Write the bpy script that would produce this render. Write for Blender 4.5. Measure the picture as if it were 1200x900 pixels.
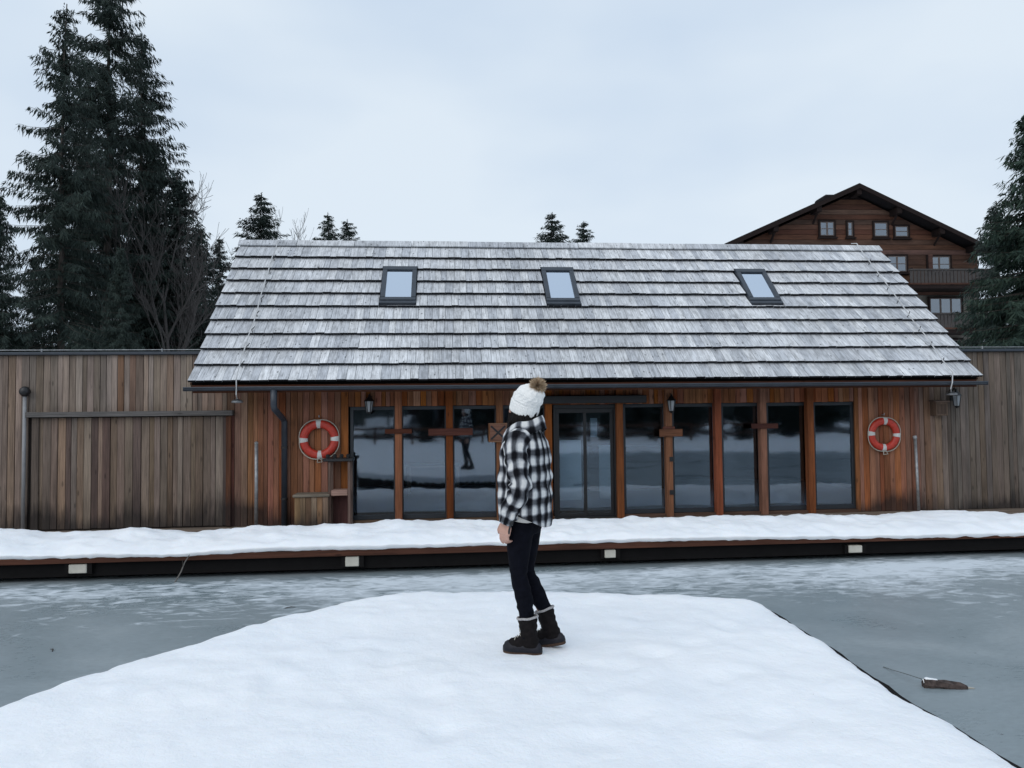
import bpy, bmesh, math, random
import numpy as np
from mathutils import Vector, Matrix, noise as mnoise
from mathutils.geometry import delaunay_2d_cdt
R = math.radians
random.seed(7); rng = np.random.default_rng(7)
for o in list(bpy.data.objects): bpy.data.objects.remove(o, do_unlink=True)
scene = bpy.context.scene
COL = scene.collection

# ------------------------------------------------------------------ camera
FPX, CZ, PITCH, ROLL = 867.0, 1.54, R(2.2), R(0.62)
cam_d = bpy.data.cameras.new('camera'); cam = bpy.data.objects.new('camera', cam_d); COL.objects.link(cam)
cam_d.sensor_fit = 'HORIZONTAL'; cam_d.sensor_width = 36; cam_d.lens = 36 * FPX / 1200
cam_d.clip_start = .05; cam_d.clip_end = 3000
cam.location = (0, 0, CZ)
cam.matrix_world = (Matrix.Translation((0, 0, CZ)) @ Matrix.Rotation(R(90) + PITCH, 4, 'X') @ Matrix.Rotation(-ROLL, 4, 'Z'))
scene.camera = cam
scene.render.resolution_x, scene.render.resolution_y = 1024, 768

# ------------------------------------------------------------------ sky and sun
SUN_EL, SUN_AZ = R(38), R(215)
world = bpy.data.worlds.new('World'); scene.world = world; world.use_nodes = True
wn, wl = world.node_tree.nodes, world.node_tree.links
wn.clear()
w_out = wn.new('ShaderNodeOutputWorld'); w_bg = wn.new('ShaderNodeBackground')
sky = wn.new('ShaderNodeTexSky'); sky.sky_type = 'NISHITA'; sky.sun_disc = False
sky.sun_elevation = SUN_EL; sky.sun_rotation = SUN_AZ; sky.dust_density = 4; sky.air_density = 1.0
tc = wn.new('ShaderNodeTexCoord')
mp = wn.new('ShaderNodeMapping'); mp.inputs['Scale'].default_value = (1.0, 1.0, 2.4)
wl.new(tc.outputs['Generated'], mp.inputs['Vector'])
nz = wn.new('ShaderNodeTexNoise'); nz.inputs['Scale'].default_value = 1.7; nz.inputs['Detail'].default_value = 4
nz.inputs['Roughness'].default_value = .45
wl.new(mp.outputs['Vector'], nz.inputs['Vector'])
cr = wn.new('ShaderNodeValToRGB')
cr.color_ramp.elements[0].position = .30; cr.color_ramp.elements[0].color = (5.45, 6.85, 8.75, 1)
cr.color_ramp.elements[1].position = .66; cr.color_ramp.elements[1].color = (7.9, 8.9, 9.9, 1)
wl.new(nz.outputs['Fac'], cr.inputs['Fac'])
mx = wn.new('ShaderNodeMixRGB'); mx.inputs['Fac'].default_value = .93          # closed cloud cover over the clear sky
wl.new(sky.outputs['Color'], mx.inputs['Color1']); wl.new(cr.outputs['Color'], mx.inputs['Color2'])
wl.new(mx.outputs['Color'], w_bg.inputs['Color']); w_bg.inputs['Strength'].default_value = .098
wl.new(w_bg.outputs['Background'], w_out.inputs['Surface'])
sun_d = bpy.data.lights.new('sun', 'SUN'); sun_d.energy = 1.0; sun_d.angle = R(60); sun_d.color = (1, .97, .93)
sun = bpy.data.objects.new('sun', sun_d); COL.objects.link(sun)
sdir = Vector((math.sin(SUN_AZ) * math.cos(SUN_EL), math.cos(SUN_AZ) * math.cos(SUN_EL), math.sin(SUN_EL)))
sun.rotation_euler = sdir.to_track_quat('Z', 'Y').to_euler(); sun.location = (0, -20, 30)
vs = scene.view_settings
vs.view_transform = 'Standard'; vs.look = 'None'; vs.exposure = 0; vs.gamma = 1; vs.use_curve_mapping = False

# ------------------------------------------------------------------ pixel -> place helpers (photo is 1200 x 900)
_f = np.array([0, math.cos(PITCH), math.sin(PITCH)]); _r0 = np.array([1., 0, 0]); _u0 = np.cross(_r0, _f)
_r = math.cos(ROLL) * _r0 - math.sin(ROLL) * _u0; _u = math.sin(ROLL) * _r0 + math.cos(ROLL) * _u0
CAM = np.array([0, 0, CZ])
def ray(x, y): return (x - 600) / FPX * _r + (450 - y) / FPX * _u + _f
def atz(x, y, z):
    d = ray(x, y); return CAM + (z - CZ) / d[2] * d
def atplane(x, y, p0, n):
    d = ray(x, y); return CAM + np.dot(np.array(p0) - CAM, n) / np.dot(d, n) * d
def atdepth(x, y, D): return atplane(x, y, (0, D, 0), np.array([0, 1., 0]))
YAW = R(5.03); D0 = 12.717; DZ = -.30
U = np.array([math.cos(YAW), math.sin(YAW), 0]); V = np.array([-math.sin(YAW), math.cos(YAW), 0])
def fac(x, y, dv=0.):                    # pixel -> (u along the facade, height over the deck) on a plane dv behind the facade
    q = atplane(x, y, V * (D0 + dv), V); return float(q @ U), float(q[2]) - DZ
EAVE_V, EAVE_H, RUN, RISE = -.8, 2.35, 2.9, 2.88
SL = math.hypot(RUN, RISE)

# ------------------------------------------------------------------ mesh helpers
class MB:
    def __init__(s): s.v = []; s.f = []; s.uv = None
    def add(s, vs, fs):
        b = len(s.v); s.v += [tuple(p) for p in vs]; s.f += [tuple(i + b for i in f) for f in fs]; return s
    def box(s, x0, x1, y0, y1, z0, z1):
        return s.add([(x0, y0, z0), (x1, y0, z0), (x1, y1, z0), (x0, y1, z0), (x0, y0, z1), (x1, y0, z1), (x1, y1, z1), (x0, y1, z1)],
                     [(0, 3, 2, 1), (4, 5, 6, 7), (0, 1, 5, 4), (1, 2, 6, 5), (2, 3, 7, 6), (3, 0, 4, 7)])
    def xbox(s, M, x0, x1, y0, y1, z0, z1):
        b = MB().box(x0, x1, y0, y1, z0, z1); return s.add([M @ Vector(p) for p in b.v], b.f)
    def tube(s, pts, rad, n=8, cap=True, squash=None):
        pts = [Vector(p) for p in pts]
        if not hasattr(rad, '__len__'): rad = [rad] * len(pts)
        vs = []; fs = []; up = Vector((0, 0, 1))
        t0 = (pts[1] - pts[0]).normalized()
        a = t0.cross(up if abs(t0.z) < .9 else Vector((1, 0, 0))).normalized()
        for i, p in enumerate(pts):
            t = (pts[min(i + 1, len(pts) - 1)] - pts[max(i - 1, 0)]).normalized()
            a = (a - t * a.dot(t)).normalized(); b = t.cross(a)
            for k in range(n):
                an = 2 * math.pi * k / n
                vs.append(p + (a * math.cos(an) + b * math.sin(an)) * rad[i])
        for i in range(len(pts) - 1):
            for k in range(n):
                k2 = (k + 1) % n
                fs.append((i * n + k, i * n + k2, (i + 1) * n + k2, (i + 1) * n + k))
        if cap:
            fs.append(tuple(range(n))[::-1]); fs.append(tuple(range((len(pts) - 1) * n, len(pts) * n)))
        return s.add(vs, fs)
    def lathe(s, prof, n=16, c=(0, 0, 0), M=None):
        vs = []; fs = []
        for r_, z_ in prof:
            for k in range(n):
                an = 2 * math.pi * k / n
                p = Vector((c[0] + r_ * math.cos(an), c[1] + r_ * math.sin(an), c[2] + z_))
                vs.append(M @ p if M else p)
        for i in range(len(prof) - 1):
            for k in range(n):
                k2 = (k + 1) % n
                fs.append((i * n + k, i * n + k2, (i + 1) * n + k2, (i + 1) * n + k))
        fs.append(tuple(range(n))[::-1]); fs.append(tuple(range((len(prof) - 1) * n, len(prof) * n)))
        return s.add(vs, fs)
    def prism(s, poly, y0, y1):              # poly in (x,z), extruded along y
        n = len(poly)
        return s.add([(x, y0, z) for x, z in poly] + [(x, y1, z) for x, z in poly],
                     [tuple(range(n)), tuple(range(n, 2 * n))[::-1]] + [(i, i + n, (i + 1) % n + n, (i + 1) % n) for i in range(n)])
    def build(s, name, m, parent=None, smooth=False, bevel=0, fix=True, second=None, pick=None):
        me = bpy.data.meshes.new(name); me.from_pydata([tuple(p) for p in s.v], [], s.f)
        if fix or bevel:
            bm = bmesh.new(); bm.from_mesh(me)
            if fix: bmesh.ops.recalc_face_normals(bm, faces=bm.faces)
            if bevel:
                bmesh.ops.bevel(bm, geom=[e for e in bm.edges], offset=bevel, segments=1, affect='EDGES', clamp_overlap=True)
            bm.to_mesh(me); bm.free()
        if smooth: me.polygons.foreach_set('use_smooth', [True] * len(me.polygons))
        me.materials.append(m)
        if second:
            me.materials.append(second)
            for p in me.polygons:
                if pick(p): p.material_index = 1
        me.update()
        o = bpy.data.objects.new(name, me); COL.objects.link(o); o.parent = parent
        return o
def npmesh(name, verts, faces, m, parent=None, smooth=False):
    """verts (n,3) array, faces (k,3|4) array"""
    me = bpy.data.meshes.new(name); k = faces.shape[1]
    me.vertices.add(len(verts)); me.vertices.foreach_set('co', np.asarray(verts, np.float32).ravel())
    me.loops.add(faces.size); me.loops.foreach_set('vertex_index', faces.astype(np.int32).ravel())
    me.polygons.add(len(faces)); me.polygons.foreach_set('loop_start', np.arange(0, faces.size, k, dtype=np.int32))
    me.polygons.foreach_set('loop_total', np.full(len(faces), k, np.int32))
    if smooth: me.polygons.foreach_set('use_smooth', np.ones(len(faces), bool))
    me.update(calc_edges=True); me.materials.append(m)
    o = bpy.data.objects.new(name, me); COL.objects.link(o); o.parent = parent
    return o
def empty(name, loc=(0, 0, 0), rz=0):
    o = bpy.data.objects.new(name, None); COL.objects.link(o); o.location = loc; o.rotation_euler = (0, 0, rz); o.empty_display_size = .1
    return o
def tag(o, label, cat, group=None):
    o['label'] = label; o['category'] = cat
    if group: o['group'] = group
    return o
def struct(o): o['kind'] = 'structure'; return o
def stuff(o): o['kind'] = 'stuff'; return o
def copy_tree(o, parent=None):
    c = o.copy(); COL.objects.link(c); c.parent = parent
    for ch in [x for x in bpy.data.objects if x.parent == o]: copy_tree(ch, c)
    return c
def fbm(x, y, z=0., oct=3):
    return mnoise.fractal((x, y, z), 1.0, 2.0, oct)

# ------------------------------------------------------------------ materials
class NT:
    def __init__(s, name):
        s.m = bpy.data.materials.new(name); s.m.use_nodes = True
        s.n = s.m.node_tree.nodes; s.l = s.m.node_tree.links; s.n.clear()
        s.out = s.n.new('ShaderNodeOutputMaterial')
    def node(s, t, **kw):
        n = s.n.new('ShaderNode' + t)
        for k, v in kw.items():
            if k in ('i',):
                for a, b in v.items():
                    if hasattr(b, 'is_output') or b.__class__.__name__.startswith('NodeSocket'): s.l.new(b, n.inputs[a])
                    else: n.inputs[a].default_value = b
            else: setattr(n, k, v)
        return n
    def math(s, op, a, b=0., c=None, clamp=False):
        d = {0: a, 1: b}
        if c is not None: d[2] = c
        n = s.node('Math', operation=op, use_clamp=clamp, i=d); return n.outputs[0]
    def coord(s, kind='Object', scale=(1, 1, 1), loc=None):
        t = s.node('TexCoord').outputs[kind]
        if loc is not None:
            t = s.node('VectorMath', operation='ADD', i={0: t, 1: loc}).outputs[0]
        return s.node('Mapping', i={'Vector': t, 'Scale': scale}).outputs[0]
    def noise(s, vec, scale=5., detail=3., rough=.5, dist=0.):
        return s.node('TexNoise', i={'Vector': vec, 'Scale': scale, 'Detail': detail, 'Roughness': rough, 'Distortion': dist}).outputs['Fac']
    def ramp(s, fac, stops, interp='LINEAR'):
        n = s.node('ValToRGB', i={'Fac': fac}); r = n.color_ramp; r.interpolation = interp
        while len(r.elements) < len(stops): r.elements.new(.5)
        for e, (p, c) in zip(r.elements, stops):
            e.position = p; e.color = (c[0], c[1], c[2], 1) if hasattr(c, '__len__') else (c, c, c, 1)
        return n.outputs['Color']
    def mix(s, fac, a, b, mode='MIX'):
        d = {'Fac': fac}
        d['Color1'] = a if not isinstance(a, tuple) else (*a, 1); d['Color2'] = b if not isinstance(b, tuple) else (*b, 1)
        return s.node('MixRGB', blend_type=mode, i=d).outputs[0]
    def bump(s, h, strength=.3, dist=.01):
        return s.node('Bump', i={'Height': h, 'Strength': strength, 'Distance': dist}).outputs[0]
    def principled(s, col, rough=.6, normal=None, metal=0., spec=.5, sss=0., **kw):
        p = s.node('BsdfPrincipled')
        if isinstance(col, tuple): p.inputs['Base Color'].default_value = (*col, 1)
        else: s.l.new(col, p.inputs['Base Color'])
        if isinstance(rough, float): p.inputs['Roughness'].default_value = rough
        else: s.l.new(rough, p.inputs['Roughness'])
        p.inputs['Metallic'].default_value = metal; p.inputs['Specular IOR Level'].default_value = spec
        if normal is not None: s.l.new(normal, p.inputs['Normal'])
        if sss: p.inputs['Subsurface Weight'].default_value = sss; p.inputs['Subsurface Radius'].default_value = (.04, .05, .06); p.inputs['Subsurface Scale'].default_value = .3
        for k, v in kw.items(): p.inputs[k].default_value = v
        s.l.new(p.outputs[0], s.out.inputs['Surface']); return s.m
def rnd_vec(t):
    oi = t.node('ObjectInfo').outputs['Random']
    isl = t.node('NewGeometry').outputs['Random Per Island']
    r = t.math('ADD', t.math('MULTIPLY', oi, 37.), t.math('MULTIPLY', isl, 23.))
    return r, t.node('CombineXYZ', i={0: r, 1: t.math('MULTIPLY', r, 1.7), 2: t.math('MULTIPLY', r, .6)}).outputs[0]

def wood_boards(name, along='z', tint=None, contrast=1., stain=True):
    """weather-worn timber; the object's own colour says how weathered a board is"""
    t = NT(name)
    r, off = rnd_vec(t)
    sc = (24, 14, .9) if along == 'z' else (.9, 14, 24)
    vec = t.coord('Object', sc, off)
    g = t.noise(vec, 2.6, 6., .65, .4)
    big = t.noise(t.coord('Object', (3, 3, .5) if along == 'z' else (.5, 3, 3), off), 1.6, 3.)
    knot = t.node('TexVoronoi', i={'Vector': t.coord('Object', (7, 1, 2.2) if along == 'z' else (2.2, 1, 7), off), 'Scale': 1.}).outputs['Distance']
    kn = t.ramp(knot, [(0., .25), (.07, .45), (.13, 1.)])
    col = t.node('ObjectInfo').outputs['Color'] if tint is None else None
    base = col if col is not None else tint
    hsv = t.node('HueSaturation', i={'Hue': t.math('ADD', .49, t.math('MULTIPLY', t.math('FRACT', r), .02)),
                                     'Saturation': t.math('ADD', .82, t.math('MULTIPLY', t.math('FRACT', t.math('MULTIPLY', r, 3.1)), .35)),
                                     'Value': t.math('ADD', .72, t.math('MULTIPLY', t.math('FRACT', t.math('MULTIPLY', r, 5.3)), .55)),
                                     'Color': base if not isinstance(base, tuple) else (*base, 1)}).outputs[0]
    gr = t.ramp(g, [(.22, .26), (.5, .95), (.75, 1.45)])
    c = t.mix(.85 * min(contrast, 1.), hsv, gr, 'MULTIPLY')
    c = t.mix(.7, c, t.ramp(big, [(.3, .55), (.65, 1.25)]), 'MULTIPLY')
    c = t.mix(.8, c, kn, 'MULTIPLY')
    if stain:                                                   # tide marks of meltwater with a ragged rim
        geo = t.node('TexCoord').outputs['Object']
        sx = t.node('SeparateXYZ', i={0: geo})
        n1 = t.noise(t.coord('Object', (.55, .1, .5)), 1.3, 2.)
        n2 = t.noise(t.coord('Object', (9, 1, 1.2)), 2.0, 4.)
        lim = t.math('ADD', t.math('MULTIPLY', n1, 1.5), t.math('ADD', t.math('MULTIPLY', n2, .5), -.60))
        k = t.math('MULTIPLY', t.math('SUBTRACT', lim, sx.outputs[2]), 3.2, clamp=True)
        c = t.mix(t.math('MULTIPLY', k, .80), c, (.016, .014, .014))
    nrm = t.bump(g, .5, .004)
    return t.principled(c, .78, nrm, spec=.25)

def plain(name, col, rough=.5, metal=0., spec=.5, var=.12, scale=6., bump=0.):
    t = NT(name); n = t.noise(t.coord('Object'), scale, 4., .6)
    c = t.mix(1., (col[0], col[1], col[2]), t.ramp(n, [(.25, 1 - var * 2), (.75, 1 + var)]), 'MULTIPLY')
    return t.principled(c, rough, t.bump(n, bump, .01) if bump else None, metal, spec)

def make_shingle():
    t = NT('silvered_larch_shingle')
    r, off = rnd_vec(t)
    vec = t.coord('Object', (26, 1.3, 1.3), off)
    g = t.noise(vec, 2.2, 6., .7, .3)
    blotch = t.noise(t.coord('Object', (5, 2.2, 2.2), off), 2.2, 4., .6)
    big = t.noise(t.coord('Object', (1, .6, .6)), .8, 2.)
    knot = t.node('TexVoronoi', i={'Vector': t.coord('Object', (9, 5, 5), off), 'Scale': 1.}).outputs['Distance']
    c = t.ramp(t.math('FRACT', r), [(0, (.50, .52, .555)), (.5, (.62, .635, .66)), (1, (.74, .75, .765))])
    c = t.mix(.8, c, t.ramp(g, [(.25, .22), (.5, .90), (.72, 1.38)]), 'MULTIPLY')
    c = t.mix(.75, c, t.ramp(blotch, [(.28, .55), (.52, 1.), (.8, 1.15)]), 'MULTIPLY')
    c = t.mix(.5, c, t.ramp(big, [(.35, .75), (.65, 1.15)]), 'MULTIPLY')
    c = t.mix(.9, c, t.ramp(knot, [(0., .16), (.09, .35), (.15, 1.)]), 'MULTIPLY')
    return t.principled(c, .8, t.bump(g, .6, .005), spec=.2)

def make_snow():
    t = NT('snow')
    co = t.node('TexCoord').outputs['Object']
    n1 = t.noise(co, 3.5, 6., .62); n2 = t.noise(co, 60., 3., .7); n3 = t.noise(co, .9, 3., .5)
    c = t.ramp(n3, [(.3, (.86, .885, .915)), (.7, (.91, .92, .935))])
    # a few brown crumbs of grit and bark
    v = t.node('TexVoronoi', i={'Vector': co, 'Scale': 7.}).outputs['Distance']
    c = t.mix(t.math('MULTIPLY', t.math('LESS_THAN', v, .02), .6), c, (.25, .2, .16))
    hgt = t.math('ADD', t.math('MULTIPLY', n1, 1.), t.math('MULTIPLY', n2, .12))
    return t.principled(c, .6, t.bump(hgt, .5, .05), spec=.25, sss=.15)

def make_ice():
    t = NT('lake_ice')
    co = t.node('TexCoord').outputs['Object']
    sx = t.node('SeparateXYZ', i={0: co})
    a = t.noise(t.coord('Object', (.5, .8, 1)), .9, 5., .6, .5)
    b = t.noise(t.coord('Object', (1.8, 4.2, 1)), 1.9, 7., .62, 1.1)
    fine = t.noise(t.coord('Object', (1.5, 3.5, 1)), 9., 5., .7)
    base = t.ramp(a, [(.3, (.195, .245, .265)), (.55, (.25, .295, .315)), (.75, (.315, .355, .37))])
    base = t.mix(.6, base, t.ramp(fine, [(.3, .80), (.7, 1.18)]), 'MULTIPLY')
    # refrozen slush and thin drifted snow lying along the boardwalk (object Y runs to the boardwalk at Y = 0)
    dist = t.math('MULTIPLY', sx.outputs[1], -1.)
    near = t.node('MapRange', i={0: dist, 1: .3, 2: 2.4, 3: .20, 4: -.06}).outputs[0]
    far = t.node('MapRange', i={0: dist, 1: 2., 2: 7., 3: .0, 4: -.10}).outputs[0]
    dry = t.node('MapRange', i={0: dist, 1: -.1, 2: .45, 3: -.25, 4: 0.}).outputs[0]
    patch = t.noise(t.coord('Object', (.28, .45, 1)), .9, 3., .55)
    lev = t.math('ADD', t.math('ADD', t.math('MULTIPLY', b, .75), t.math('MULTIPLY', patch, .55)), t.math('ADD', near, t.math('ADD', far, dry)))
    snow = t.ramp(lev, [(.70, 0.), (.76, .35), (.90, .9)])
    c = t.mix(snow, base, (.66, .71, .75))
    speck = t.node('TexVoronoi', i={'Vector': t.coord('Object', (1, 1.6, 1)), 'Scale': 3.2}).outputs['Distance']
    c = t.mix(t.math('MULTIPLY', t.math('LESS_THAN', speck, .035), .65), c, (.05, .055, .06))
    rough = t.ramp(t.math('ADD', a, t.math('MULTIPLY', fine, .3)), [(.45, .22), (.95, .48)])
    hb = t.math('ADD', t.math('MULTIPLY', t.math('MULTIPLY', b, t.math('ADD', near, .10)), 4.5), t.math('MULTIPLY', fine, .16))
    return t.principled(c, t.mix(snow, rough, (.7, .7, .7)), t.bump(hb, .22, .02), spec=.42)

def make_glass(name, refl=.085, tint=(.72, .80, .86)):
    t = NT(name)
    tr = t.node('BsdfTransparent', i={'Color': (*tint, 1)})
    wob = t.noise(t.coord('Object', (1, 1, 1)), 1.6, 2., .5)
    gl = t.node('BsdfGlossy', i={'Color': (.82, .90, 1, 1), 'Roughness': .035, 'Normal': t.bump(wob, .022, .05)})
    fr = t.node('Fresnel', i={'IOR': 1.5}).outputs[0]
    fac = t.math('ADD', t.math('MULTIPLY', fr, 1.0), refl, clamp=True)
    ms = t.node('MixShader', i={0: fac, 1: tr.outputs[0], 2: gl.outputs[0]})
    t.l.new(ms.outputs[0], t.out.inputs['Surface']); return t.m

def make_foliage(name, a, b):
    t = NT(name)
    n = t.noise(t.coord('Object'), .55, 4., .6)
    r = t.node('NewGeometry').outputs['Random Per Island']
    c = t.ramp(t.math('ADD', t.math('MULTIPLY', n, .7), t.math('MULTIPLY', r, .35)), [(.3, a), (.75, b)])
    return t.principled(c, .75, spec=.2)
def make_bark():
    t = NT('bark'); n = t.noise(t.coord('Object', (6, 6, 1.2)), 3., 5., .7)
    return t.principled(t.ramp(n, [(.3, (.035, .03, .027)), (.7, (.10, .088, .078))]), .9, t.bump(n, .8, .03), spec=.15)

M = {}
M['wood'] = wood_boards('weathered_wall_board')
M['wood_x'] = wood_boards('weathered_cross_board', along='x', stain=False)
M['wood_z'] = wood_boards('timber_post', stain=False)
M['shingle'] = make_shingle()
M['snow'] = make_snow(); M['ice'] = make_ice()
M['dark_metal'] = plain('anthracite_sheet_metal', (.035, .045, .06), .42, .0, .5, .15)
M['frame'] = plain('anthracite_window_frame', (.022, .027, .034), .45)
M['black'] = plain('black_metal', (.012, .012, .014), .45)
M['galv'] = plain('galvanised_steel', (.36, .37, .38), .5, .6, .5, .2, 14.)
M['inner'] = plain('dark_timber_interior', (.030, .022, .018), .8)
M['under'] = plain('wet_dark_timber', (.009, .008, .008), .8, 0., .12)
M['glass'] = make_glass('window_glass'); M['skyglass'] = make_glass('skylight_glass', .72, (.5, .53, .56))
M['ring'] = plain('orange_red_ring_cover', (.50, .040, .022), .45, var=.15, scale=20.)
M['band'] = plain('white_tape', (.62, .62, .60), .55)
M['rope'] = plain('pale_rope', (.45, .42, .36), .9)
M['lamp_glass'] = plain('milky_lamp_glass', (.34, .36, .38), .25)
M['panel'] = plain('pale_grey_panel', (.72, .76, .75), .5, var=.1, scale=2.)
M['cream'] = plain('cream_block', (.55, .52, .45), .6)
M['bark'] = make_bark()
M['spruce'] = make_foliage('spruce_needles', (.012, .021, .019), (.040, .056, .046))
M['spruce_r'] = make_foliage('spruce_needles_green', (.014, .030, .026), (.046, .072, .050))
M['twig'] = plain('bare_twigs', (.055, .050, .048), .9)
SHEL, WEA = (.262, .098, .046), (.228, .176, .142)
POST_C = (.20, .072, .034)

# ------------------------------------------------------------------ ground, ice, boardwalk, snowy jetty
def pond(x, y):                     # 1 inside the pond, 0 on the shore
    u = x * U[0] + y * U[1]; v = x * V[0] + y * V[1]
    d = min(v + 9 + 1.5 * math.sin(u * .21), 12.6 - v, u + 38, 44 - u)
    t = max(0., min(1., (d + 1.2) / 2.4)); return t * t * (3 - 2 * t)
g = sorted(set([-900, -600, -400, -250, -160, -110] + [i * 2. for i in range(-40, 41)] + [110, 160, 250, 400, 600, 900]))
gv = []; gf = []
for j, y in enumerate(g):
    for i, x in enumerate(g):
        p = pond(x, y)
        gv.append((x, y, -.18 * (1 - p) - 1.3 * p + .10 * fbm(x * .2, y * .2) * (1 - p)))
n = len(g)
for j in range(n - 1):
    for i in range(n - 1): gf.append((j * n + i, j * n + i + 1, (j + 1) * n + i + 1, (j + 1) * n + i))
mb = MB(); mb.v = gv; mb.f = gf
struct(mb.build('ground', M['snow'], smooth=True, fix=False))

iv = []; ifc = []; nx, ny = 60, 30
mb = MB()
mb.add([(-46, -24, 0), (52, -24, 0), (52, 3.6, 0), (-46, 3.6, 0)], [(0, 1, 2, 3)])
ice = struct(mb.build('lake_ice', M['ice'], fix=False))
ice.location = tuple(V * (D0 - 3.05) + np.array([0, 0, -.50])); ice.rotation_euler = (0, 0, YAW)

def frame_empty(name, z=DZ):
    return empty(name, tuple(V * D0 + np.array([0, 0, z])), YAW)
def place(u, v, h):                  # facade coordinates -> world
    q = U * u + V * (D0 + v); return Vector((q[0], q[1], DZ + h))

deck = struct(frame_empty('boardwalk'))
UA, UB = -13., 16.
u = UA; k = 0
mb = MB()
for i in range(5): pass
vv = -2.82
while vv < -.02:                     # long planks laid along the wall
    o = MB().box(UA + .01 * (k % 3), UB, vv, vv + .135, -.04, -.001 * (k % 3)).build('plank', M['wood_x'], deck, bevel=.004)
    o.color = (.17, .13, .10, 1); vv += .142; k += 1
o = MB().box(UA, UB, -3.075, -3.0, .035, .115).build('edge_beam', M['wood_x'], deck, bevel=.006); o.color = (.075, .030, .022, 1)
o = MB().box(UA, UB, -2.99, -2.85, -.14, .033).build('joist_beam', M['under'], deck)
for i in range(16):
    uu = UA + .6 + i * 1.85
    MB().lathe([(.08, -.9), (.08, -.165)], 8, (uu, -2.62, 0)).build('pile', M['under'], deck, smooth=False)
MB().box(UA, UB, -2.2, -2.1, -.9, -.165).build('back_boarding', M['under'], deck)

# snow bank left along the outer edge of the boardwalk
crest = [(0, 621), (60, 627), (110, 625), (150, 621), (190, 624), (220, 627), (260, 624), (300, 620), (400, 616), (480, 612), (560, 614), (680, 612), (800, 608), (940, 606), (1040, 606), (1110, 601), (1200, 603)]
cu, ch = zip(*[fac(x, y, -2.2) for x, y in crest]); cu = list(cu); ch = list(ch)
lowp = [(0, 655), (200, 652), (320, 645), (430, 643), (600, 638), (800, 633), (1000, 631), (1200, 628)]
lu, lh = zip(*[fac(x, y, -3.1) for x, y in lowp])
NU, NV = 700, 34
us = np.linspace(UA, UB, NU); vts = []; fcs = []
for i, uu in enumerate(us):
    H = float(np.interp(uu, cu, ch)) + .012 * fbm(uu * 2.2, 3.); lo = float(np.interp(uu, lu, lh)) + .012 * fbm(uu * 5, 9.)
    fr = -3.13 + .03 * fbm(uu * 1.5, 1.) + .012 * fbm(uu * 7, 2.); bk = -1.25 + .35 * fbm(uu * .6, 5.)
    for j in range(NV):
        s = j / (NV - 1)
        if j == 0: vv, h = fr + .06, lo - .015
        elif j == NV - 1: vv, h = bk, -.02
        else:
            vv = fr + (bk - fr) * ((s) ** 1.35)
            w = (vv - fr)
            up = 1 - math.exp(-w / .10)                    # steep rounded front
            t = min(1., w / 1.0); body = lo + .02 + (H - lo - .02) * (.50 * up + .50 * math.sin(t * math.pi / 2) ** 1.3)
            fall = max(0., (vv + 2.0) / (bk + 2.0)) if vv > -2.0 else 0.
            h = body * (1 - fall ** 1.8) - .02 * fall ** 1.8
            amp = .045 * up * (1 - fall)
            h += amp * fbm(uu * 1.9, vv * 2.4, 1., 4) + .018 * up * fbm(uu * 6, vv * 6, 2., 3)
        vts.append((uu, vv, h))
for i in range(NU - 1):
    for j in range(NV - 1): fcs.append((i * NV + j, i * NV + j + 1, (i + 1) * NV + j + 1, (i + 1) * NV + j))
stuff(npmesh('snow_bank', np.array(vts), np.array(fcs), M['snow'], deck, True))

# snow-covered jetty the person stands on
edge_px = [(0, 832), (60, 810), (150, 780), (250, 750), (330, 728), (420, 708), (465, 699), (500, 696), (560, 696), (700, 699), (800, 701), (865, 705), (890, 709), (907, 718), (940, 740), (1000, 778), (1060, 820), (1130, 860), (1190, 898)]
ep = [tuple(atz(x, y, -.085)[:2]) for x, y in edge_px]
ep = [(-3.6, -9.5), (-3.4, -4), (-3.05, 1.0), (-2.9, 3.0)] + ep + [(2.2, 2.4), (2.35, 0), (2.6, -4.5), (2.8, -9.5)]
def resample(poly, step):
    out = []
    for (x0, y0), (x1, y1) in zip(poly[:-1], poly[1:]):
        L = math.hypot(x1 - x0, y1 - y0); m_ = max(1, int(L / step))
        for k in range(m_): out.append((x0 + (x1 - x0) * k / m_, y0 + (y1 - y0) * k / m_))
    out.append(poly[-1]); return out
out = resample(ep, .035)
ol = []
for i, (x, y) in enumerate(out):
    a = Vector(out[max(0, i - 1)]); b = Vector(out[min(len(out) - 1, i + 1)]); t = (b - a).normalized()
    nrm = Vector((-t.y, t.x))
    d = .024 * fbm(x * 2.4, y * 2.4, 4.) + .020 * fbm(x * 9, y * 9, 6., 4)
    ol.append((x + nrm.x * d, y + nrm.y * d))
OA = np.array(ol)
def sdist(P):
    a = OA[:-1]; b = OA[1:]; ab = b - a
    res = np.full(len(P), 1e9)
    for i in range(0, len(P), 2000):
        p = P[i:i + 2000, None, :]
        t = np.clip(((p - a) * ab).sum(2) / (ab * ab).sum(1), 0, 1)
        q = a + t[..., None] * ab
        res[i:i + 2000] = np.sqrt(((p - q) ** 2).sum(2)).min(1)
    return res
pts = [Vector(p) for p in ol]; N0 = len(pts)
def inside(x, y):
    c = False; j = len(ol) - 1
    for i in range(len(ol)):
        if (ol[i][1] > y) != (ol[j][1] > y) and x < (ol[j][0] - ol[i][0]) * (y - ol[i][1]) / (ol[j][1] - ol[i][1]) + ol[i][0]: c = not c
        j = i
    return c
def grid(y0, y1, st):
    o = []
    for y in np.arange(y0, y1, st):
        for x in np.arange(-3.6, 2.9, st): o.append((x + random.uniform(-.3, .3) * st, y + random.uniform(-.3, .3) * st))
    return o
cand = grid(2.0, 6.7, .045) + grid(-9.4, 2.0, .22)
cp = np.array(cand)
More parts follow.
